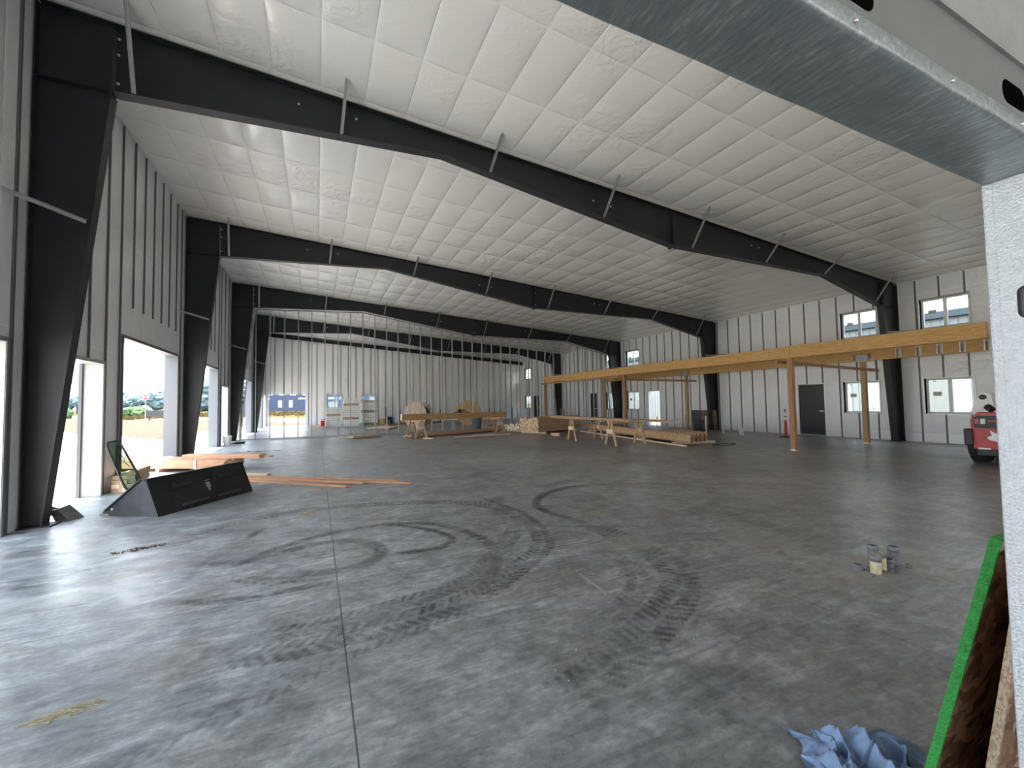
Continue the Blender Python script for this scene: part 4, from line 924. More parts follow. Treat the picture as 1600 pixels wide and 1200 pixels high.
# hose by stack
pts = [(12.9 + .5 * math.cos(t) * (1 + .2 * math.sin(3 * t)), 10.45 + .18 * math.sin(t), .015) for t in np.linspace(0, 5.6, 30)]
tag(MB().tube(pts, .012, 6).build('black_cable', M['cable']), 'black cable looped on the floor at the near end of the I-joist stack', 'cable')

# sawhorses
def sawhorse(label, loc, rotz, L=1.3, h=.86, splay=.30):
    t = thing('sawhorse', label, 'sawhorse', loc, rotz)
    MB().box(-L / 2 - .1, L / 2 + .1, -.045, .045, h - .09, h).build('top_rail', M['lumber'], t)
    for sx in (-1, 1):
        for sy in (-1, 1):
            MB().bar((sx * L / 2, sy * .04, h - .02), (sx * L / 2, sy * splay, .0), .09, .038, up=(1, 0, 0)).build('leg', M['lumber'], t)
        MB().box(sx * L / 2 - .03 + sx * .03, sx * L / 2 + .03 + sx * .03, -.17, .17, h * .50, h * .50 + .14).build('gusset', M['pale'], t)
    return t
sawhorse('wooden sawhorse under the far end of the long boards, left of the I-joists', (10.18, 14.97, 0), 0)
sawhorse('wooden sawhorse under the near end of the long boards, nearest the camera', (10.2, 12.45, 0), 0)
sawhorse('wooden sawhorse under the left end of the amber beam before the spool', (4.3, 20.35, 0), .28 + PI / 2, .9, .832)
sawhorse('wooden sawhorse under the right end of the amber beam beside the grey bin', (8.85, 21.65, 0), .28 + PI / 2, .9, .786)
random.seed(9)
for i, (x, y0, y1) in enumerate([(9.72, 11.55, 16.6), (9.86, 11.5, 17.0), (10.0, 11.6, 17.5), (10.14, 11.55, 17.2), (10.28, 10.3, 17.4), (10.42, 10.15, 16.8), (10.56, 11.4, 17.1), (10.70, 10.9, 16.9)]):
    board('board_on_sawhorses', 'fir board laid flat across the two near sawhorses', 'board', (x, y0, .885), (x + .02, y1, .885), .135, .045, 'lumber', 'fir boards laid across the near sawhorses')
for i, (x, y0, y1) in enumerate([(9.75, 11.9, 16.9), (9.9, 11.75, 16.2), (10.1, 12.2, 17.9)]):
    board('board_on_sawhorses', 'upper fir board resting on the boards across the near sawhorses', 'board', (x, y0, .929), (x + .02, y1, .929), .135, .04, 'lumber', 'upper fir boards on the near sawhorses')
# amber beam on sawhorses
board('laminated_veneer_beam', 'long amber laminated beam resting on two sawhorses before the partition', 'beam', (3.55, 20.1, .985), (9.55, 21.85, .925), .15, .285, 'lvl', None, 'palegrain')
t = thing('circular_saw', 'dark power tool lying on top of the amber beam', 'power tool', (6.75, 21.03, 1.112), .28)
MB().box(-.45, .35, -.06, .06, 0, .03).build('guide', M['black'], t); mb = MB(); mb.tube([(-.1, -.03, .09), (-.1, .03, .09)], .09, 14); mb.build('blade_guard', M['black'], t); mb = MB(); mb.tube([(.05, 0, .06), (.12, 0, .14), (.22, 0, .10)], .03, 8); mb.build('handle', M['dark_edge'], t)

# spools
def spool(label, loc, rz, R, W, wood1, wood2):
    t = thing('cable_spool', label, 'cable spool', loc, rz)
    def disc(y0, y1, r, n=36):
        mb = MB(); mb.prism([(r * math.cos(2 * PI * k / n), R + r * math.sin(2 * PI * k / n)) for k in range(n)], y0, y1); return mb
    disc(-W / 2 - .04, -W / 2, R).build('front_disc', M[wood1], t); disc(W / 2, W / 2 + .04, R).build('rear_disc', M[wood2], t); disc(-W / 2, W / 2, R * .52).build('drum', M['cable'], t)
    disc(-W / 2 - .055, -W / 2 - .04, .09).build('hub_plate', M['strip'], t)
    mb = MB()
    for k in range(5):
        pp = [(R * (.55 + .03 * k) * math.cos(a), -W / 2 + .1 + .16 * k, R + R * (.55 + .03 * k) * math.sin(a)) for a in np.linspace(0, 2 * PI, 30)]; mb.tube(pp, .03, 6, cap=False)
    mb.build('wound_cable', M['cable'], t)
spool('large weathered wooden cable spool, left of two, beyond the partition', (6.25, 28.9, 0), -.72, .86, .85, 'spoolwood', 'spoolwood')
spool('large tan plank cable spool, right of two, beyond the grey bin', (9.95, 29.3, 0), -.40, .88, .7, 'spoolplank', 'spoolplank')
# bin
t = thing('trash_can', 'dark grey plastic trash can under the amber beam', 'trash can', (8.2, 22.75, 0))
mb = MB(); mb.lathe([(0, 0), (.22, 0), (.235, .03), (.275, .66), (.29, .68), (.30, .74), (.285, .76), (.27, .74), (.26, .6)], n=24); mb.build('body', M['grey_plastic'], t)
mb = MB(); mb.tube([(-.29, 0, .60), (-.34, 0, .62), (-.34, 0, .68), (-.29, 0, .70)], .012, 6); mb.build('handle', M['grey_plastic'], t)
# foam panel stacks
def pack_stack(where, x0, x1, yy, n, top, brown=(), green=(), dp=1.0):
    h = top / n
    for k in range(n):
        m_ = 'foam'; lab = 'white wrapped board pack in the %s stack by the far wall' % where
        if k in brown: m_ = 'lumber'; lab = 'brown timber layer %s the %s pack stack' % ('near the top of' if k > 6 else 'in the middle of', where)
        if k in green: m_ = 'greenwrap'; lab = 'green wrapped pack %s in the right stack by the far wall' % ('at the bottom' if k == 0 else 'halfway up')
        if k == n - 1 and top > 1.9 and green: m_ = 'tan'; lab = 'tan board pack topping the %s stack by the far wall' % where
        mb = MB(); j = random.uniform(-.02, .02); e = .03 if k in brown else 0
        mb.box(x0 + j + e, x1 + j - e, yy, yy + dp, k * h + .006, (k + 1) * h - (.004 if (k in brown) else .012))
        o = mb.build('board_pack', M[m_]); tag(o, lab, 'board pack', None if (k in brown or k in green or m_ == 'tan') else 'white packs in the %s stack' % where)
pack_stack('left', .62, 1.66, 34.5, 9, 1.42, (5,))
pack_stack('middle', 1.82, 2.95, 34.4, 11, 1.88, (3, 9))
pack_stack('right', 3.20, 4.28, 35.0, 10, 1.95, (), (0, 5))
t = thing('cardboard_box', 'open white box standing on top of the middle pack stack', 'box', (2.38, 34.8, 1.88))
MB().box(-.5, -.48, -.3, .3, 0, .26).box(.48, .5, -.3, .3, 0, .26).box(-.48, .48, -.3, -.28, 0, .26).box(-.48, .48, .28, .3, 0, .26).box(-.48, .48, -.28, .28, 0, .01).build('body', M['foam'], t)
# small things near the far wall
t = thing('fuel_can', 'red fuel can on the floor left of the pack stacks', 'fuel can', (.42, 34.2, 0))
mb = MB(); mb.box(-.16, .16, -.1, .1, 0, .46); mb.build('body', M['red_plastic'], t, bevel=.03); mb = MB(); mb.tube([(-.08, 0, .46), (-.08, 0, .56), (.06, 0, .60), (.1, 0, .46)], .022, 8); mb.build('handle', M['red_plastic'], t); mb = MB(); mb.tube([(.1, 0, .46), (.16, 0, .64)], .02, 8); mb.build('spout', M['black'], t)
t = thing('coiled_hose', 'pale yellow coiled hose on the floor right of the pack stacks', 'hose', (4.75, 35.6, 0)); mb = MB()
for k in range(6): mb.tube([(.26 * math.cos(a), .26 * math.sin(a), .05 + .07 * k) for a in np.linspace(0, 2 * PI, 22)], .04, 8, cap=False)
mb.build('coil', M['yellow'], t)
t = thing('tool_box', 'dark toolbox with a teal end by the far wall', 'toolbox', (5.55, 36.4, 0)); MB().box(-.35, .1, -.2, .2, 0, .55).build('body', M['black'], t, bevel=.015); MB().box(.1, .3, -.2, .2, 0, .52).build('teal_end', M['teal'], t, bevel=.015); mb = MB(); mb.tube([(-.2, 0, .55), (-.2, 0, .62), (.0, 0, .62), (.0, 0, .55)], .015, 6); mb.build('handle', M['black'], t)
MB_ = MB().box(0, .5, 0, .3, 0, .28); o = MB_.build('wooden_crate', M['post']); o.location = (5.0, 36.0, 0); tag(o, 'small brown wooden crate between the hose and the toolbox', 'crate')
for i, (p, q) in enumerate([((4.9, 33.6, .05), (9.6, 35.2, .05)), ((5.2, 33.9, .05), (8.9, 34.9, .05)), ((9.6, 31.6, .05), (12.6, 32.2, .05)), ((-.3, 34.4, .04), (.5, 33.6, .04))]):
    board('far_board', ['long dark timber on the floor behind the left spool', 'second dark timber on the floor behind the left spool', 'dark timber on the floor behind the right spool', 'short reddish board in front of the red fuel can'][i], 'board', p, q, .18, .09, 'post')
# plywood on floor
for k in range(4):
    o = MB().cbox((0, 0, 0), (1.35, .9, .022)).build('plywood_sheet', M['osb_edge']); o.location = (2.05 + random.uniform(-.05, .05), 21.95, .04 + .025 * k); o.rotation_euler = (0, 0, .35 + random.uniform(-.05, .05)); tag(o, 'pale strand board sheet in the small pile before the partition', 'board sheet', 'small strand board pile before the partition')
for k in range(3):
    o = MB().cbox((0, 0, 0), (1.5, 1.2, .03)).build('plywood_sheet', M['pale']); o.location = (3.9 + .1 * k, 29.6 - .1 * k, .03 + .035 * k); o.rotation_euler = (0, 0, -.5 + .1 * k); tag(o, 'pale wooden sheet in the loose pile beyond the partition', 'board sheet', 'loose sheet pile beyond the partition')
board('floor_channel', 'steel channel lying along the floor in front of the partition track', 'steel channel', (-2.05, 23.3, .03), (1.0, 23.45, .03), .09, .04, 'galv_dull')
o = MB().box(0, 3.4, 0, 1.2, 0, .02).build('dark_sheet', M['galv_dull']); o.location = (1.6, 24.6, 0.0); o.rotation_euler = (0, 0, .08); tag(o, 'flat grey sheet lying on the floor just beyond the partition', 'sheet')

# leaning panels by second right column
def lean(label, x, y, wdt, h, rz, tilt, mat, t=.03):
    o = MB().box(-wdt / 2, wdt / 2, -t / 2, t / 2, 0, h).build('leaning_panel', M[mat]); o.location = (x, y, .02); o.rotation_euler = (tilt, 0, rz); return tag(o, label, 'panel')
M['brown_green'] = simple('green_brown_coated_board', (0.17, 0.135, 0.07), 0.6, noise=.3, scale=2)
lean('dark board leaning on the right wall by the second column, left of two', 18.62, 16.75, .55, 1.0, PI / 2 + .25, -.14, 'dark_reveal')
lean('olive brown board leaning by the second right column, right of two', 18.62, 16.0, .75, 1.0, PI / 2 + .5, -.10, 'brown_green')
lean('tan board leaning beside the fourth frame column at the right wall', 18.2, 29.9, .6, 1.0, .4, -.12, 'brown_green')
# pipe stubs
def pipe(label, x, y, h, r, mat, grp=None, top=None, lean_=(0, 0)):
    t = thing('pipe_stub', label, 'pipe', (x, y, 0), 0, grp); mb = MB(); mb.tube([(0, 0, 0), (lean_[0] * h, lean_[1] * h, h)], r, 16, cap=False)
    mb.tube([(0, 0, 0), (lean_[0] * h, lean_[1] * h, h)], r * .86, 16, cap=False); mb.lathe([(r * .86, h), (r, h)], n=16); mb.build('pipe', M[mat], t)
    mb = MB(); mb.lathe([(0, h - .03), (r * .86, h - .03)], n=16); mb.build('dark_plug', M['black'], t)
    if top: mb = MB(); mb.lathe([(r * 1.04, h - top), (r * 1.06, h - top), (r * 1.06, h + .002), (r * .84, h + .002)], n=16); mb.build('tape_wrap', M['tape'], t)
pipe('white pipe stub standing right of the leaning boards', 16.8, 13.7, .48, .05, 'pvc', lean_=(0, -.1))
pipe('white pipe stub, left of the close pair before the right wall', 17.0, 13.02, .42, .045, 'pvc')
pipe('white pipe stub, right and nearer of the close pair before the right wall', 16.62, 12.6, .34, .05, 'pvc')
pipe('tall black pipe stub behind the near end of the I-joists', 15.0, 13.7, .80, .055, 'black', lean_=(.03, 0))
pipe('second black pipe stub beside the tall one behind the I-joists', 15.3, 13.5, .70, .055, 'black')
pipe('white pipe behind the black stubs near the I-joist stack', 15.6, 13.6, .85, .03, 'pvc')
pipe('thin pipe stub with a dark cap behind the I-joists, before the open doorway', 13.75, 14.6, .85, .02, 'galv_dull')
pipe('thin leaning rod stub behind the I-joists, nearer the timber post', 14.6, 14.3, .8, .012, 'galv_dull', lean_=(.1, 0))
pipe('thin short rod stub beside the rear timber post', 14.9, 14.1, .9, .012, 'galv_dull')
# near cluster
pipe('short grey capped pipe stub standing apart on the left of the floor cluster', 4.55, 2.33, .052, .036, 'tape', top=.02)
pipe('cream pipe stub with grey tape, nearest in the floor cluster', 4.62, 2.22, .155, .042, 'cream', top=.05)
pipe('cream pipe stub right behind the taped one in the floor cluster', 4.75, 2.24, .15, .040, 'cream', top=.035)
pipe('dark capped pipe stub at the back of the floor cluster', 4.90, 2.37, .16, .042, 'tape', top=.04)
pipe('grey pipe stub at the right of the floor cluster', 5.02, 2.26, .165, .045, 'tape', top=.05)
pipe('low dark pipe stub in the middle of the floor cluster', 4.87, 2.24, .08, .045, 'tape', top=.03)
mb = MB(); random.seed(2)
for k in range(60):
    a = random.uniform(0, 6.28); r = random.uniform(.02, .2); x, y, s = 4.8 + r * 1.6 * math.cos(a), 2.2 + r * .6 * math.sin(a), random.uniform(.006, .016)
    mb.cbox((x, y, s / 2), (s * 2, s * 1.5, s), rz=a)
tag(mb.build('concrete_crumbs', M['tape']), 'crumbs of broken concrete round the pipe cluster', 'rubble', kind='stuff')

# safety bollard
t = thing('safety_bollard', 'red plastic bollard with two white bands before the right wall', 'bollard', (17.34, 11.2, 0))
mb = MB(); mb.lathe([(0, 0), (.22, 0), (.22, .025), (.10, .04), (.05, .05)], n=20); mb.build('base', M['black'], t)
mb = MB(); mb.lathe([(.055, .04), (.050, .95), (.04, 1.0), (.022, 1.03), (.022, 1.07), (.035, 1.09), (.035, 1.13), (.0, 1.14)], n=16); mb.build('tube', M['red_plastic'], t)
for z in (.68, .86): mb = MB(); mb.lathe([(.0535, z), (.0525, z + .14)], n=16); mb.build('white_band', M['white'], t)

# ------------------------------------------------------------------ loader bucket
t = thing('loader_bucket', 'large black steel loader bucket lying on the floor by the left wall', 'loader bucket', (-2.11, 7.94, 0), math.atan2(9.50 - 7.94, -1.10 + 2.11))
BL = math.hypot(1.01, 1.56); # length along local x; local y points to the left side (towards the wall)
prof = [(0.0, .0), (.22, .52), (.27, .56), (.34, .55), (.92, .10), (.98, .03), (.98, .0)]   # y, z of the side plate
def bucket_side(x0, x1): 
    mb = MB(); mb.prism([(y, z) for y, z in prof], x0, x1, 'yz'); return mb
bucket_side(.0, .014).build('side_plate', M['bucket_side'], t); bucket_side(BL - .014, BL).build('side_plate', M['bucket'], t)
mb = MB(); mb.add([(0.0, 0, 0), (BL, 0, 0), (BL, .22, .52), (0, .22, .52), (0, .012, 0), (BL, .012, 0), (BL, .235, .52), (0, .235, .52)], [(0, 1, 2, 3), (7, 6, 5, 4), (3, 2, 6, 7), (0, 4, 5, 1)]); mb.build('back_plate', M['bucket'], t)
mb = MB(); mb.bar((0, .235, .535), (BL, .235, .535), .05, .04); mb.build('top_edge', M['bucket'], t)
mb = MB(); mb.bar((.02, .60, .02), (BL - .02, .60, .02), .74, .016, up=(0, 0, 1)); mb.build('floor_plate', M['bucket'], t)
mb = MB(); mb.box(-.01, .05, .86, 1.0, 0, .03); mb.box(0, BL, .93, 1.0, .0, .02); mb.build('cutting_edge', M['worn'], t)
mb = MB(); mb.bar((-.004, .30, .54), (-.004, .90, .075), .010, .05, up=(1, 0, 0)); mb.build('side_rim', M['bucket'], t)
mb = MB(); mb.tube([(-.004, .80, .10), (.004, .80, .10)], .016, 12); mb.build('side_hole', M['chips'], t)
def on_back(u0, u1, v0, v1, off=.004, th=.02):   # patch on the sloping back plate; v measured up the slope
    n_ = Vector((0, -.52, .22)).normalized(); up_ = Vector((0, .22, .52)).normalized(); mb = MB(); vs = []
    for o_ in (off, off + th):
        for (u, v) in ((u0, v0), (u1, v0), (u1, v1), (u0, v1)): vs.append(Vector((u, 0, 0)) + up_ * v + n_ * o_)
    mb.add(vs, [(3, 2, 1, 0), (4, 5, 6, 7), (0, 1, 5, 4), (1, 2, 6, 5), (2, 3, 7, 6), (3, 0, 4, 7)]); return mb
for (u0, u1, v0, v1) in ((.38, .68, .38, .43), (1.18, 1.50, .38, .43), (.34, .40, .36, .46), (1.10, 1.16, .36, .46)): on_back(u0, u1, v0, v1, .0, .03).build('hook_bar', M['black'], t)
for (u0, u1) in ((.42, .88), (1.10, 1.56)): on_back(u0, u1, .06, .10, .0, .05).build('lower_lip', M['worn_dark'] if 'worn_dark' in M else M['bucket_side'], t)
mb = on_back(.935, 1.02, .27, .36, .0, .004); mb.build('worn_patch', M['worn'], t); on_back(.93, 1.03, .385, .395, .0, .004).build('worn_patch', M['worn'], t); on_back(.96, 1.0, .21, .265, .0, .004).build('worn_patch', M['worn'], t)

# leaning windshield
t = thing('machine_windshield', 'green tinted machine windshield in a black frame leaning by the left pier', 'windshield', (-3.34, 10.40, 0))
WTL, WTR, WBL, WBR = [Vector(q) - Vector((-3.34, 10.40, 0)) for q in ((-3.58, 10.40, .96), (-3.42, 10.60, 1.0), (-3.22, 10.30, .05), (-3.03, 10.58, .08))]
def wsh(u, v): return (WBL * (1 - u) + WBR * u) * (1 - v) + (WTL * (1 - u) + WTR * u) * v
def rr(k, n=40):
    a = 2 * PI * k / n; c, s_ = math.cos(a), math.sin(a); e = .35
    return (.5 + .5 * abs(c) ** e * (1 if c > 0 else -1), .5 + .5 * abs(s_) ** e * (1 if s_ > 0 else -1))
pr = [wsh(u * (1 - .10 * v), v) for u, v in [rr(k) for k in range(41)]]
mb = MB(); mb.tube(pr, .019, 8, cap=False); mb.build('frame', M['black'], t)
mb = MB(); nn = (pr[10] - pr[0]).cross(pr[20] - pr[0]).normalized() * .003
mb.add([q + nn for q in pr[:40]] + [q - nn for q in pr[:40]], [tuple(range(40)), tuple(range(79, 39, -1))]); mb.build('pane', M['tinted'], t)
mb = MB(); mb.tube([wsh(.95, .74), wsh(1.08, .72) + Vector((.03, 0, .0)), wsh(1.1, .66)], .008, 6); mb.tube([wsh(.55, .8) + Vector((.02, -.03, 0)), wsh(.62, .6) + Vector((.02, -.03, 0)), wsh(.95, .72)], .007, 6); mb.tube([wsh(.5, .62) + Vector((.02, -.03, 0)), wsh(.72, .45) + Vector((.02, -.03, 0))], .006, 6); mb.build('wiper_arm', M['black'], t)
mb = MB(); mb.bar(wsh(.12, .42) + Vector((.01, -.02, 0)), wsh(.2, .52) + Vector((.01, -.02, 0)), .06, .03); mb.build('latch', M['black'], t)
# small steel scrap at the foot of the nearest column
t = thing('digger_tooth', 'grey steel digger tooth lying at the foot of the nearest left column', 'digger part', (-3.45, 8.5, 0), -.35)
mb = MB(); mb.add([(-.02, -.06, .10), (.10, -.11, .17), (.26, -.10, .005), (.10, -.12, .0), (-.02, .06, .12), (.10, .09, .20), (.30, .10, .005), (.12, .1, .0)], [(0, 1, 2, 3), (7, 6, 5, 4), (0, 4, 5, 1), (1, 5, 6, 2), (2, 6, 7, 3), (3, 7, 4, 0)]); mb.build('blade', M['worn_grey'] if 'worn_grey' in M else simple('grey_green_cast_steel', (0.13, 0.135, 0.125), .6, .2, noise=.2), t)
mb = MB(); mb.tube([(.02, 0, .10), (-.10, 0, .11), (-.19, 0, .16), (-.22, 0, .2)], .035, 8, radii=[.06, .045, .03, .025]); mb.tube([(.02, .02, .13), (-.08, .02, .17), (-.16, .02, .24)], .02, 8, radii=[.03, .02, .018]); mb.build('shank', M['dark_edge'], t)
# bucket and dish beyond second doorway
t = thing('plastic_bucket', 'white plastic bucket on the floor by the left wall beyond the second frame', 'bucket', (-3.36, 21.05, 0))
mb = MB(); mb.lathe([(0, 0), (.13, 0), (.155, .37), (.165, .37), (.165, .40), (.15, .40), (.13, .02), (0, .02)], n=20); mb.build('body', M['white'], t); mb = MB(); mb.tube([(.16 * math.cos(a), .05, .36 - .16 * math.sin(a)) for a in np.linspace(0, PI, 12)], .004, 5); mb.build('bail', M['galv'], t)
t = thing('dish', 'black tray with a white rim on the floor beside the white bucket', 'tray', (-3.1, 21.9, 0)); mb = MB(); mb.lathe([(0, .03), (.22, .0), (.28, .08), (.30, .08), (.24, 0), (0, 0)], n=20); mb.build('body', M['black'], t); mb = MB(); mb.lathe([(.27, .085), (.31, .085), (.31, .10), (.27, .10)], n=20); mb.build('rim', M['white'], t)

# ------------------------------------------------------------------ strand board panels leaning near the opening, cloth
def leaning_sheet(label, x0, x1, yb_, yt, h, th, edge):
    """bottom at y=yb_, top at y=yt; front face towards the hall"""
    t = thing('strand_board_panel', label, 'board panel', (x0, yb_, 0))
    d = Vector((0, yt - yb_, h)).normalized(); nrm = Vector((0, d.z, -d.y)); L = math.hypot(yt - yb_, h)
    P = lambda x, s, o_: Vector((x, yb_, 0)) + d * s + nrm * o_
    ir = .004
    mb = MB(); mb.add([P(x0 + ir, 0, -th), P(x1, 0, -th), P(x1, L - ir, -th), P(x0 + ir, L - ir, -th), P(x0 + ir, 0, 0), P(x1, 0, 0), P(x1, L - ir, 0), P(x0 + ir, L - ir, 0)],
                      [(3, 2, 1, 0), (4, 5, 6, 7), (0, 1, 5, 4), (1, 2, 6, 5), (2, 3, 7, 6), (3, 0, 4, 7)]); mb.build('board_core', M['osb_dark'], t, world=True)
    mb = MB(); ns = 40; random.seed(3); vs = []
    for i in range(ns + 1):
        s = L * i / ns; j = random.uniform(-.0018, .0018)
        for (x, o_) in ((x0 + ir, -th), (x0 + j, -th + .002), (x0 + j * .5, .0 - .002), (x0 + ir, 0)): vs.append(P(x, s, o_))
    fs = [(i * 4 + a, i * 4 + a + 1, i * 4 + a + 5, i * 4 + a + 4) for i in range(ns) for a in range(3)]
    mb.add(vs, fs); mb.box(0, 0, 0, 0, 0, 0); mb.f = mb.f[:len(fs)]; mb.m = mb.m[:len(fs)]; mb.sm = mb.sm[:len(fs)]; mb.v = mb.v[:len(vs)]
    mb.add([P(x0 + ir * .5, L, -th), P(x1, L, -th), P(x1, L, 0), P(x0 + ir * .5, L, 0), P(x0, L - ir, -th), P(x1, L - ir, -th), P(x1, L - ir, 0), P(x0, L - ir, 0)], [(0, 1, 2, 3), (0, 1, 5, 4), (3, 2, 6, 7)])
    mb.build('sealed_edge', M[edge], t, world=True)
leaning_sheet('leaning brown strand board panel with a bright green edge, beside the opening', 2.0, 3.2, .905, .640, 1.135, .030, 'green_edge')
leaning_sheet('leaning strand board panel with a raw pale edge, behind the green-edged one', 2.0, 3.2, .741, .575, 1.10, .026, 'osb_edge')

def cloth():
    nx, ny = 130, 90; vs = []; N = mnoise.noise
    for j in range(ny + 1):
        for i in range(nx + 1):
            u, v = i / nx, j / ny; x, y = (u - .5) * .52, (v - .5) * .38
            r = math.hypot((u - .5) * 2, (v - .5) * 2); env = max(0, 1 - r ** 3)
            wx = x + .05 * N(Vector((x * 5, y * 5, 1))); wy = y + .05 * N(Vector((x * 5, y * 5, 9)))
            z = .030 * env
            for k, (fx, fy, am) in enumerate(((9, 3, .050), (4, 13, .030), (17, 8, .022), (26, 22, .010))):
                q = N(Vector((wx * fx * 1.3, wy * fy * 1.3, 3.3 * k))); z += am * (1 - abs(q) * 3.2) * (.25 + .75 * env) * (1 if q > -.9 else 0)
            z += .003 * N(Vector((x * 90, y * 90, 2)))
            e1 = N(Vector((u * 4, v * 4, 5))); e2 = N(Vector((u * 4, v * 4, 15)))
            vs.append((x + .06 * e1 + .03 * math.sin(y * 18), y + .06 * e2 + (.05 if u < .18 else 0) * (.18 - u) * 8, max(.003, z)))
    fs = [(j * (nx + 1) + i, j * (nx + 1) + i + 1, (j + 1) * (nx + 1) + i + 1, (j + 1) * (nx + 1) + i) for j in range(ny) for i in range(nx)]
    mb = MB(); mb.add(vs, fs, 0, True); o = mb.build('work_cloth', M['cloth']); o.location = (2.17, 1.085, .002); o.rotation_euler = (0, 0, -.45)
    tag(o, 'crumpled blue work cloth on the floor at the bottom edge of the view', 'cloth')
cloth()

# debris (uncountable)
def debris(name, label, mat, cx, cy, rx, ry, n, s0, s1, rot=0.0, long_=1.0):
    mb = MB(); rs = random.Random(int(cx * 100 + cy * 10)); n = int(n * .6)
    for k in range(n):
        a = rs.uniform(0, 6.28); r = rs.random() ** .8; x, y = r * rx * math.cos(a), r * ry * math.sin(a); s = rs.uniform(s0, s1)
        mb.cbox((cx + x * math.cos(rot) - y * math.sin(rot), cy + x * math.sin(rot) + y * math.cos(rot), s * .25), (s * long_, s * .6, s * .5), rz=rs.uniform(0, 3.1) if long_ == 1 else rot + rs.gauss(0, .5))
    tag(mb.build(name, M[mat]), label, 'debris', kind='stuff')
debris('dirt_crumbs', 'dark brown dirt crumbs on the floor right of the nearest column', 'dirt', -1.82, 6.27, .28, .07, 160, .006, .02, .3)
debris('straw_litter', 'thin dry straw litter on the near left floor', 'straw', -1.18, 3.11, .19, .05, 110, .003, .007, .2, 7.0)
debris('wood_chips', 'small heap of tan chips on the floor left of the floor joint', 'straw', -.12, 7.08, .10, .05, 60, .01, .03)
debris('pale_chips', 'tiny pale chips scattered over the middle of the floor', 'chips', 1.6, 3.4, 1.7, 1.6, 70, .004, .009)
debris('pale_chips', 'tiny pale chips scattered over the far middle of the floor', 'chips', 4.5, 9.5, 4, 3.5, 60, .006, .016)
debris('dirt_crumbs', 'thin line of dirt on the floor by the second left doorway', 'dirt', -1.9, 17.6, .9, .08, 120, .01, .035, -.2)

# ------------------------------------------------------------------ skid loader on the right
M['grille'] = simple('dark_grille', (0.03, 0.03, 0.032), .5)
M['lens_red'] = simple('red_lamp_lens', (0.30, 0.01, 0.015), .25); M['lens_white'] = simple('clear_lamp_lens', (0.6, 0.62, 0.6), .25)
t = thing('skid_steer_loader', 'red skid steer loader with a white animal head emblem, half hidden at the right', 'loader', (14.0, 3.84, 0), 0)
W2 = .82
mb = MB(); yz = [(-W2, .33), (W2, .33), (W2 + .02, 1.02), (W2 - .10, 1.19), (-W2 + .10, 1.19), (-W2 - .02, 1.02)]
mb.prism(yz, 0.0, .50, 'yz'); mb.build('tailgate', M['red'], t, bevel=.02)
mb = MB(); mb.prism([(-W2 + .08, .82), (W2 - .08, .82), (W2 - .04, .86), (W2 - .04, 1.06), (W2 - .12, 1.11), (-W2 + .12, 1.11), (-W2 + .04, 1.06), (-W2 + .04, .86)], -.012, .01, 'yz'); mb.build('grille', M['grille'], t)
MB().box(-.025, -.010, W2 - .135, W2 - .06, .92, 1.04).build('tail_lamp', M['lens_red'], t); MB().box(-.025, -.010, W2 - .235, W2 - .155, .92, 1.04).build('tail_lamp', M['lens_white'], t)
MB().box(-.02, -.010, W2 - .50, W2 - .28, .97, 1.01).build('trim_line', M['red'], t)
# emblem: white animal head facing left
em = [(.30, .60), (.24, .66), (.14, .65), (.02, .70), (-.06, .76), (-.04, .66), (-.02, .62), (-.09, .60), (-.12, .55), (-.06, .50), (.02, .49), (.08, .46), (.20, .48), (.30, .50)]
cy_ = W2 - .31
mb = MB(); mb.prism([(cy_ - (y + .05) * .8 + .0, z * .9 + .10) for y, z in em], -.024, -.018, 'yz'); mb.build('emblem', M['white'], t)
mb = MB(); mb.prism([(cy_ - .12, .665), (cy_ - .20, .650), (cy_ - .28, .665), (cy_ - .28, .642), (cy_ - .18, .632)], -.028, -.022, 'yz'); mb.build('emblem_eye', M['grille'], t)
MB().box(-.08, .40, W2 - .02, W2 + .12, .42, .80).build('rear_bumper', M['black'], t, bevel=.02); MB().box(-.08, .40, -W2 - .12, -W2 + .02, .42, .80).build('rear_bumper', M['black'], t, bevel=.02)
MB().box(-.03, .0, W2 - .30, W2 - .10, .335, .37).build('reflector', M['white'], t)
MB().box(-.02, 2.6, -W2 + .08, W2 - .08, .20, .34).build('chassis', M['black'], t)
MB().box(.5, 2.5, -W2 + .12, W2 - .12, .34, 1.05).build('engine_body', M['red'], t, bevel=.03)
for x in (.42, 1.62):
    for s_ in (-1, 1):
        mb = MB(); yy = s_ * (W2 - .02); mb.tube([(x, yy - .14, .40), (x, yy - .11, .40), (x, yy + .11, .40), (x, yy + .14, .40)], .4, 28, radii=[.34, .40, .40, .34])
        for k in range(18):
            a = 2 * PI * k / 18; mb.bar((x + .40 * math.cos(a), yy - .11, .40 + .40 * math.sin(a)), (x + .40 * math.cos(a + .12), yy + .11, .40 + .40 * math.sin(a + .12)), .05, .03, up=(math.cos(a), 0, math.sin(a)))
        mb.build('tyre', M['rubber'], t); mb = MB(); mb.tube([(x, yy - .145, .4), (x, yy + .145, .4)], .2, 18); mb.build('rim', M['white'], t)
mb = MB(); mb.prism([(.75, 1.05), (2.2, 1.05), (2.35, 1.15), (2.15, 2.0), (.95, 2.0)], -.48, .48); mb.build('cab', M['black'], t); mb = MB(); mb.prism([(1.0, 1.25), (2.1, 1.25), (1.95, 1.9), (1.05, 1.9)], -.49, .49); mb.build('cab_glass', M['glass_dark'], t)
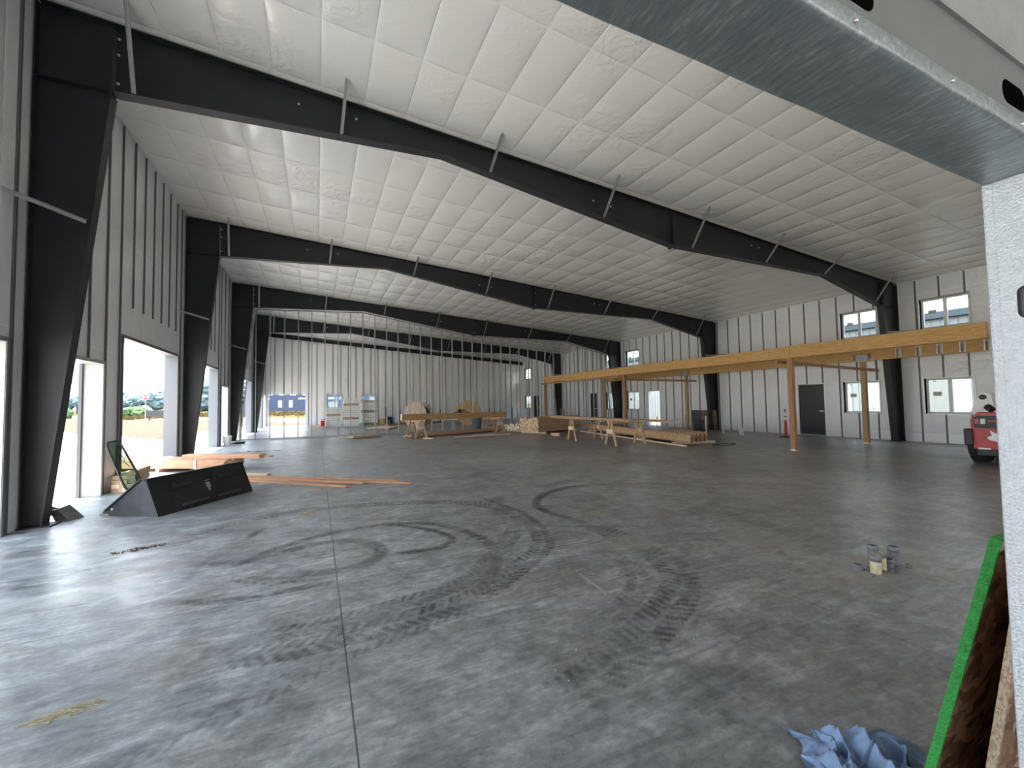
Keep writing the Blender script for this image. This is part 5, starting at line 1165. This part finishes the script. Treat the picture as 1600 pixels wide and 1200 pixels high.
for s_ in (-1, 1):
    mb = MB(); y0 = s_ * .68
    mb.prism([(s_ * .42, 1.19), (s_ * .84, 1.19), (s_ * .70, 1.62), (s_ * .62, 1.66), (s_ * .50, 1.60)], .06, .42, 'yz'); mb.build('arm_tower', M['white'], t)
    mb = MB(); mb.bar((.25, y0, 1.52), (1.9, y0, 1.25), .14, .16); mb.bar((1.9, y0, 1.27), (2.75, y0, .4), .14, .16); mb.build('lift_arm', M['white'], t)
    mb = MB(); mb.tube([(.02, y0 - .06, 1.54), (.45, y0 - .06, 1.54)], .06, 14); mb.tube([(.0, y0 - .22, 1.24), (.05, y0 - .12, 1.32)], .07, 10); mb.build('arm_pivot', M['black'], t)
    mb = MB(); mb.tube([(.22, y0, 1.20), (.55, y0, 1.32), (.9, y0, 1.34)], .07, 10); mb.build('lift_cylinder', M['black'], t)
mb = MB(); mb.prism([(2.75, .1), (3.3, .08), (3.32, .12), (2.9, .16), (2.85, .55), (2.7, .6)], -.85, .85); mb.build('front_bucket', M['bucket'], t)

# ------------------------------------------------------------------ outdoors
def ground():
    S_ = 700; mb = MB(); a = 1
    # four rectangles round the slab, so the slab is not buried
    x0, x1, y0, y1 = XL - .0, XR + .0, YR, YF + .0
    for (p, q, r, s_) in ((-S_, x0, -S_, S_), (x1, S_, -S_, S_), (x0, x1, y1, S_), (x0, x1, -S_, y0)):
        mb.add([(p, r, -.03), (q, r, -.03), (q, s_, -.03), (p, s_, -.03)], [(0, 1, 2, 3)])
    m, n, l, b = newmat('dusty_yard_and_field')
    t = n.new('ShaderNodeTexCoord'); s3 = n.new('ShaderNodeSeparateXYZ'); l.new(t.outputs['Object'], s3.inputs[0])
    nz = n.new('ShaderNodeTexNoise'); nz.inputs['Scale'].default_value = .35; nz.inputs['Detail'].default_value = 8; mp = n.new('ShaderNodeMapping'); mp.inputs['Scale'].default_value = (1, 2.2, 1); l.new(t.outputs['Object'], mp.inputs[0]); l.new(mp.outputs[0], nz.inputs['Vector'])
    q = n.new('ShaderNodeMath'); q.operation = 'MULTIPLY_ADD'; q.inputs[1].default_value = 1.5; l.new(s3.outputs['X'], q.inputs[0]); l.new(s3.outputs['Y'], q.inputs[2])
    q2 = n.new('ShaderNodeMath'); q2.operation = 'MULTIPLY_ADD'; q2.inputs[1].default_value = 3.0; l.new(nz.outputs['Fac'], q2.inputs[0]); l.new(q.outputs[0], q2.inputs[2])
    mr = n.new('ShaderNodeMapRange'); mr.inputs[1].default_value = 0; mr.inputs[2].default_value = 150; l.new(q2.outputs[0], mr.inputs[0])
    cr = n.new('ShaderNodeValToRGB'); cr.color_ramp.interpolation = 'CONSTANT'; e = cr.color_ramp.elements
    e[0].position = 0; e[0].color = (.46, .43, .38, 1); e[1].position = .995; e[1].color = (.05, .055, .03, 1)
    for p_, c_ in ((.12, (.045, .043, .04)), (.124, (.075, .056, .044)), (.30, (.045, .043, .04)), (.304, (.17, .165, .155)), (.41, (.060, .046, .021)), (.60, (.070, .054, .026)), (.85, (.05, .055, .03))):
        x = e.new(p_); x.color = (*c_, 1)
    l.new(mr.outputs[0], cr.inputs[0]); n2 = n.new('ShaderNodeTexNoise'); n2.inputs['Scale'].default_value = 1.6; n2.inputs['Detail'].default_value = 8; l.new(mp.outputs[0], n2.inputs['Vector'])
    r2 = n.new('ShaderNodeMapRange'); r2.inputs[1].default_value = .3; r2.inputs[2].default_value = .7; r2.inputs[3].default_value = .72; r2.inputs[4].default_value = 1.25; l.new(n2.outputs['Fac'], r2.inputs[0])
    vm = n.new('ShaderNodeVectorMath'); vm.operation = 'SCALE'; l.new(cr.outputs[0], vm.inputs[0]); l.new(r2.outputs[0], vm.inputs['Scale']); l.new(vm.outputs[0], b.inputs['Base Color']); b.inputs['Roughness'].default_value = .95; b.inputs['Specular IOR Level'].default_value = 0.0
    o = mb.build('ground', m, recalc=False); tag(o, kind='structure'); o['label'] = 'pale dusty yard, road and dry grass field outside'
ground()
# apron
mb = MB().box(XL - 3.2, XL - .002, .3, YF, -.028, -.004); tag(mb.build('path', simple('pale_concrete_apron', (.46, .45, .43), .8, noise=.08, scale=1.5)), 'pale concrete apron outside the left doorways', kind='structure')
# kerb
# trees
def crown_mesh(seed, lumps, mat, name='crown'):
    rs = random.Random(seed); bm = bmesh.new()
    for (x, y, z, r) in lumps:
        res = bmesh.ops.create_icosphere(bm, subdivisions=3, radius=r)
        for v in res['verts']:
            d = v.co.normalized(); k = 1 + .35 * mnoise.noise(d * 2.2 + Vector((seed, x, z))) + .18 * mnoise.noise(d * 6 + Vector((seed, 3, z)))
            v.co = d * r * k; v.co.z *= .85; v.co += Vector((x, y, z))
    me = bpy.data.meshes.new(name); bm.to_mesh(me); bm.free(); me.materials.append(M[mat]); return me
protos = []
for s_ in range(4):
    rs = random.Random(s_); l_ = [(rs.uniform(-2, 2), rs.uniform(-1, 1), rs.uniform(2.6, 5.5), rs.uniform(1.4, 2.4)) for _ in range(7)]
    cm = crown_mesh(s_, l_, 'foliage'); tm = MB().tube([(0, 0, 0), (.1, 0, 2), (0, .1, 4)], .25, 8, radii=[.3, .22, .12]); protos.append((cm, tm))
rs = random.Random(21); tmesh = [p_[1].build('trunk', M['trunk']) for p_ in protos]
for o in tmesh: bpy.data.objects.remove(o, do_unlink=True) if False else None
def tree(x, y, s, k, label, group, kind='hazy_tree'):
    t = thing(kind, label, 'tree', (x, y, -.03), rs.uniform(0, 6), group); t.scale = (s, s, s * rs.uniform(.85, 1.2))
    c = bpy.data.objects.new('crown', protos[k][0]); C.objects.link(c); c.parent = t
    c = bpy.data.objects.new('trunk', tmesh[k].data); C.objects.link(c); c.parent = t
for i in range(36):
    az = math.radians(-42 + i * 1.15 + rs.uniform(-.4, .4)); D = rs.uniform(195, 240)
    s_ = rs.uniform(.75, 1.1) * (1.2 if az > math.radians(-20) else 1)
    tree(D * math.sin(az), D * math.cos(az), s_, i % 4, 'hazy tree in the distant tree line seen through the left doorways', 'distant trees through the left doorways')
for i in range(7):
    az = math.radians(-13.6 + i * .95); D = rs.uniform(120, 135)
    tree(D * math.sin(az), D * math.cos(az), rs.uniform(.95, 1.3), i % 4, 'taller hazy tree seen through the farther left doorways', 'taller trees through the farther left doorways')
for o in tmesh: bpy.data.objects.remove(o, do_unlink=True)
for i in range(8):
    az = math.radians(-39 + i * 3.3); D = 112; me = crown_mesh(50 + i, [(rs.uniform(-3, 3), 0, .8, rs.uniform(1.0, 1.5)) for _ in range(4)], 'foliage2', 'shrub')
    o = bpy.data.objects.new('shrub', me); C.objects.link(o); o.location = (D * math.sin(az), D * math.cos(az), 0); tag(o, 'green shrub along the field edge seen through the left doorways', 'shrub', 'shrubs on the field edge')
# stop sign
t = thing('stop_sign', 'red octagonal stop sign on a thin post outside the left doorway', 'road sign', (-22.4, 77.8, -.03), .28)
R_ = .40; mb = MB(); mb.prism([(R_ * math.cos(PI / 8 + k * PI / 4), 3.2 + R_ * math.sin(PI / 8 + k * PI / 4)) for k in range(8)], -.01, .01); mb.build('sign_plate', M['stopred'], t)
mb = MB()
for k in range(8):
    a, b = PI / 8 + k * PI / 4, PI / 8 + (k + 1) * PI / 4; mb.bar((.37 * math.cos(a), -.014, 3.2 + .37 * math.sin(a)), (.37 * math.cos(b), -.014, 3.2 + .37 * math.sin(b)), .006, .02, up=(0, 0, 1))
mb.build('white_border', M['white'], t); mb = MB(); mb.tube([(0, .03, 0), (0, .03, 3.6)], .04, 8); mb.build('sign_post', M['galv_dull'], t)
fc = bpy.data.curves.new('lettering', 'FONT'); fc.body = 'STOP'; fc.size = .29; fc.align_x = 'CENTER'; fc.align_y = 'CENTER'; fc.extrude = .004; fc.materials.append(M['white'])
fo = bpy.data.objects.new('lettering', fc); C.objects.link(fo); lm = bpy.data.meshes.new_from_object(fo.evaluated_get(bpy.context.evaluated_depsgraph_get())); bpy.data.objects.remove(fo); fo = bpy.data.objects.new('lettering', lm); C.objects.link(fo); fo.parent = t; fo.location = (0, -.018, 3.2); fo.rotation_euler = (PI / 2, 0, 0)
t = thing('utility_cabinet', 'dark grey utility cabinet beside the stop sign', 'cabinet', (-20.0, 74.0, -.03), .2); MB().box(-1.1, 1.1, -.5, .5, .5, 1.3).build('body', M['dark_edge'], t); MB().box(-.9, -.7, -.3, .3, 0, .5).build('leg', M['dark_edge'], t); MB().box(.7, .9, -.3, .3, 0, .5).build('leg', M['dark_edge'], t)
t = thing('mailbox', 'dark mailbox on a post seen through the near left doorway', 'mailbox', (-36.0, 84.0, -.03), .3); MB().box(-.55, .55, -.3, .3, 1.3, 1.7).build('box', M['dark_edge'], t); MB().box(.1, .3, -.1, .1, 0, 1.3).build('post', M['dark_edge'], t)
t = thing('car', 'white car parked along the road outside the left doorway', 'car', (-41, 122, -.03), .25)
mb = MB(); mb.prism([(-2.2, .3), (2.2, .3), (2.25, .8), (1.5, .95), (.9, 1.4), (-1.2, 1.4), (-1.8, .95), (-2.25, .85)], -.85, .85); mb.build('body', M['car_white'], t); mb = MB(); mb.prism([(1.3, .97), (.85, 1.33), (-1.1, 1.33), (-1.6, .97)], -.86, .86); mb.build('windows', M['glass_dark'], t)
for x in (-1.4, 1.4): mb = MB(); mb.tube([(x, -.88, .32), (x, .88, .32)], .32, 16); mb.build('wheel', M['rubber'], t)
# blue building far away
t = thing('blue_building', 'slate blue building with white windows across the dry field', 'building', (5, 150, -.03))
MB().box(-33, 26, 0, 14, 0, 8.6).build('wall', M['blue_wall'], t); MB().box(-33.5, 26.5, -.5, 14.5, 8.6, 9.0).build('roof', M['roof_blue'], t)
for x in (-30, -26, -22, -19, -15.6, -12.6, -9, -3, 4, 12, 18): MB().box(x, x + 1.7, -.06, 0, 5.0, 5.8).build('window', M['white'], t)
for x in (-28, -22.4, -10.4, -4, 5, 13): MB().box(x, x + 4.2, -.06, 0, 3.7, 4.1).build('white_band', M['white'], t)
for x in (-15.8, -12.9): MB().box(x, x + 1.0, -.06, 0, 1.2, 3.3).build('door', M['white'], t)
# grassy tufts by far opening
mb = MB(); rs2 = random.Random(5)
for k in range(1400):
    x = rs2.uniform(-30, 18); y = rs2.uniform(78, 120); h = rs2.uniform(.25, .65); a = rs2.uniform(0, 3.1)
    mb.add([(x - .35 * math.cos(a), y - .35 * math.sin(a), -.03), (x + .35 * math.cos(a), y + .35 * math.sin(a), -.03), (x + rs2.uniform(-.2, .2), y, h)], [(0, 1, 2)])
tag(mb.build('dry_grass', simple('dry_yellow_grass', (.085, .064, .028), .9, 0, 0.0, noise=.3, scale=.6), recalc=False), 'tall dry yellow grass across the field', 'grass', kind='stuff')
# neighbouring white metal building
t = thing('metal_building', 'white ribbed metal building with a blue-grey roof edge beyond the right windows', 'building', (26, 16, -.03))
NX = 26.0
mb = MB(); mb.box(NX, NX + 12, -14, 46, -.03, 5.12)
for k in range(196):
    y = -14 + .305 * k; mb.box(NX - .03, NX, y, y + .05, -.03, 5.1)
mb.build('ribbed_wall', M['siding'], t, world=True)
mb = MB(); mb.box(NX - .25, NX + .0, -14.2, 46.2, 5.12, 5.42); mb.build('fascia', M['roof_blue'], t, world=True)
mb = MB(); mb.prism([(NX - .25, 5.42), (NX + 6, 5.95), (NX + 12.2, 5.42)], -14.2, 46.2); mb.build('roof', simple('pale_roof_metal', (.10, .12, .14), .5, .1), t, world=True)
mb = MB(); mb.box(NX - .04, NX - .0, 9.2, 10.3, 0, 2.4); mb.build('side_door', simple('grey_door', (.20, .20, .19), .6), t, world=True)
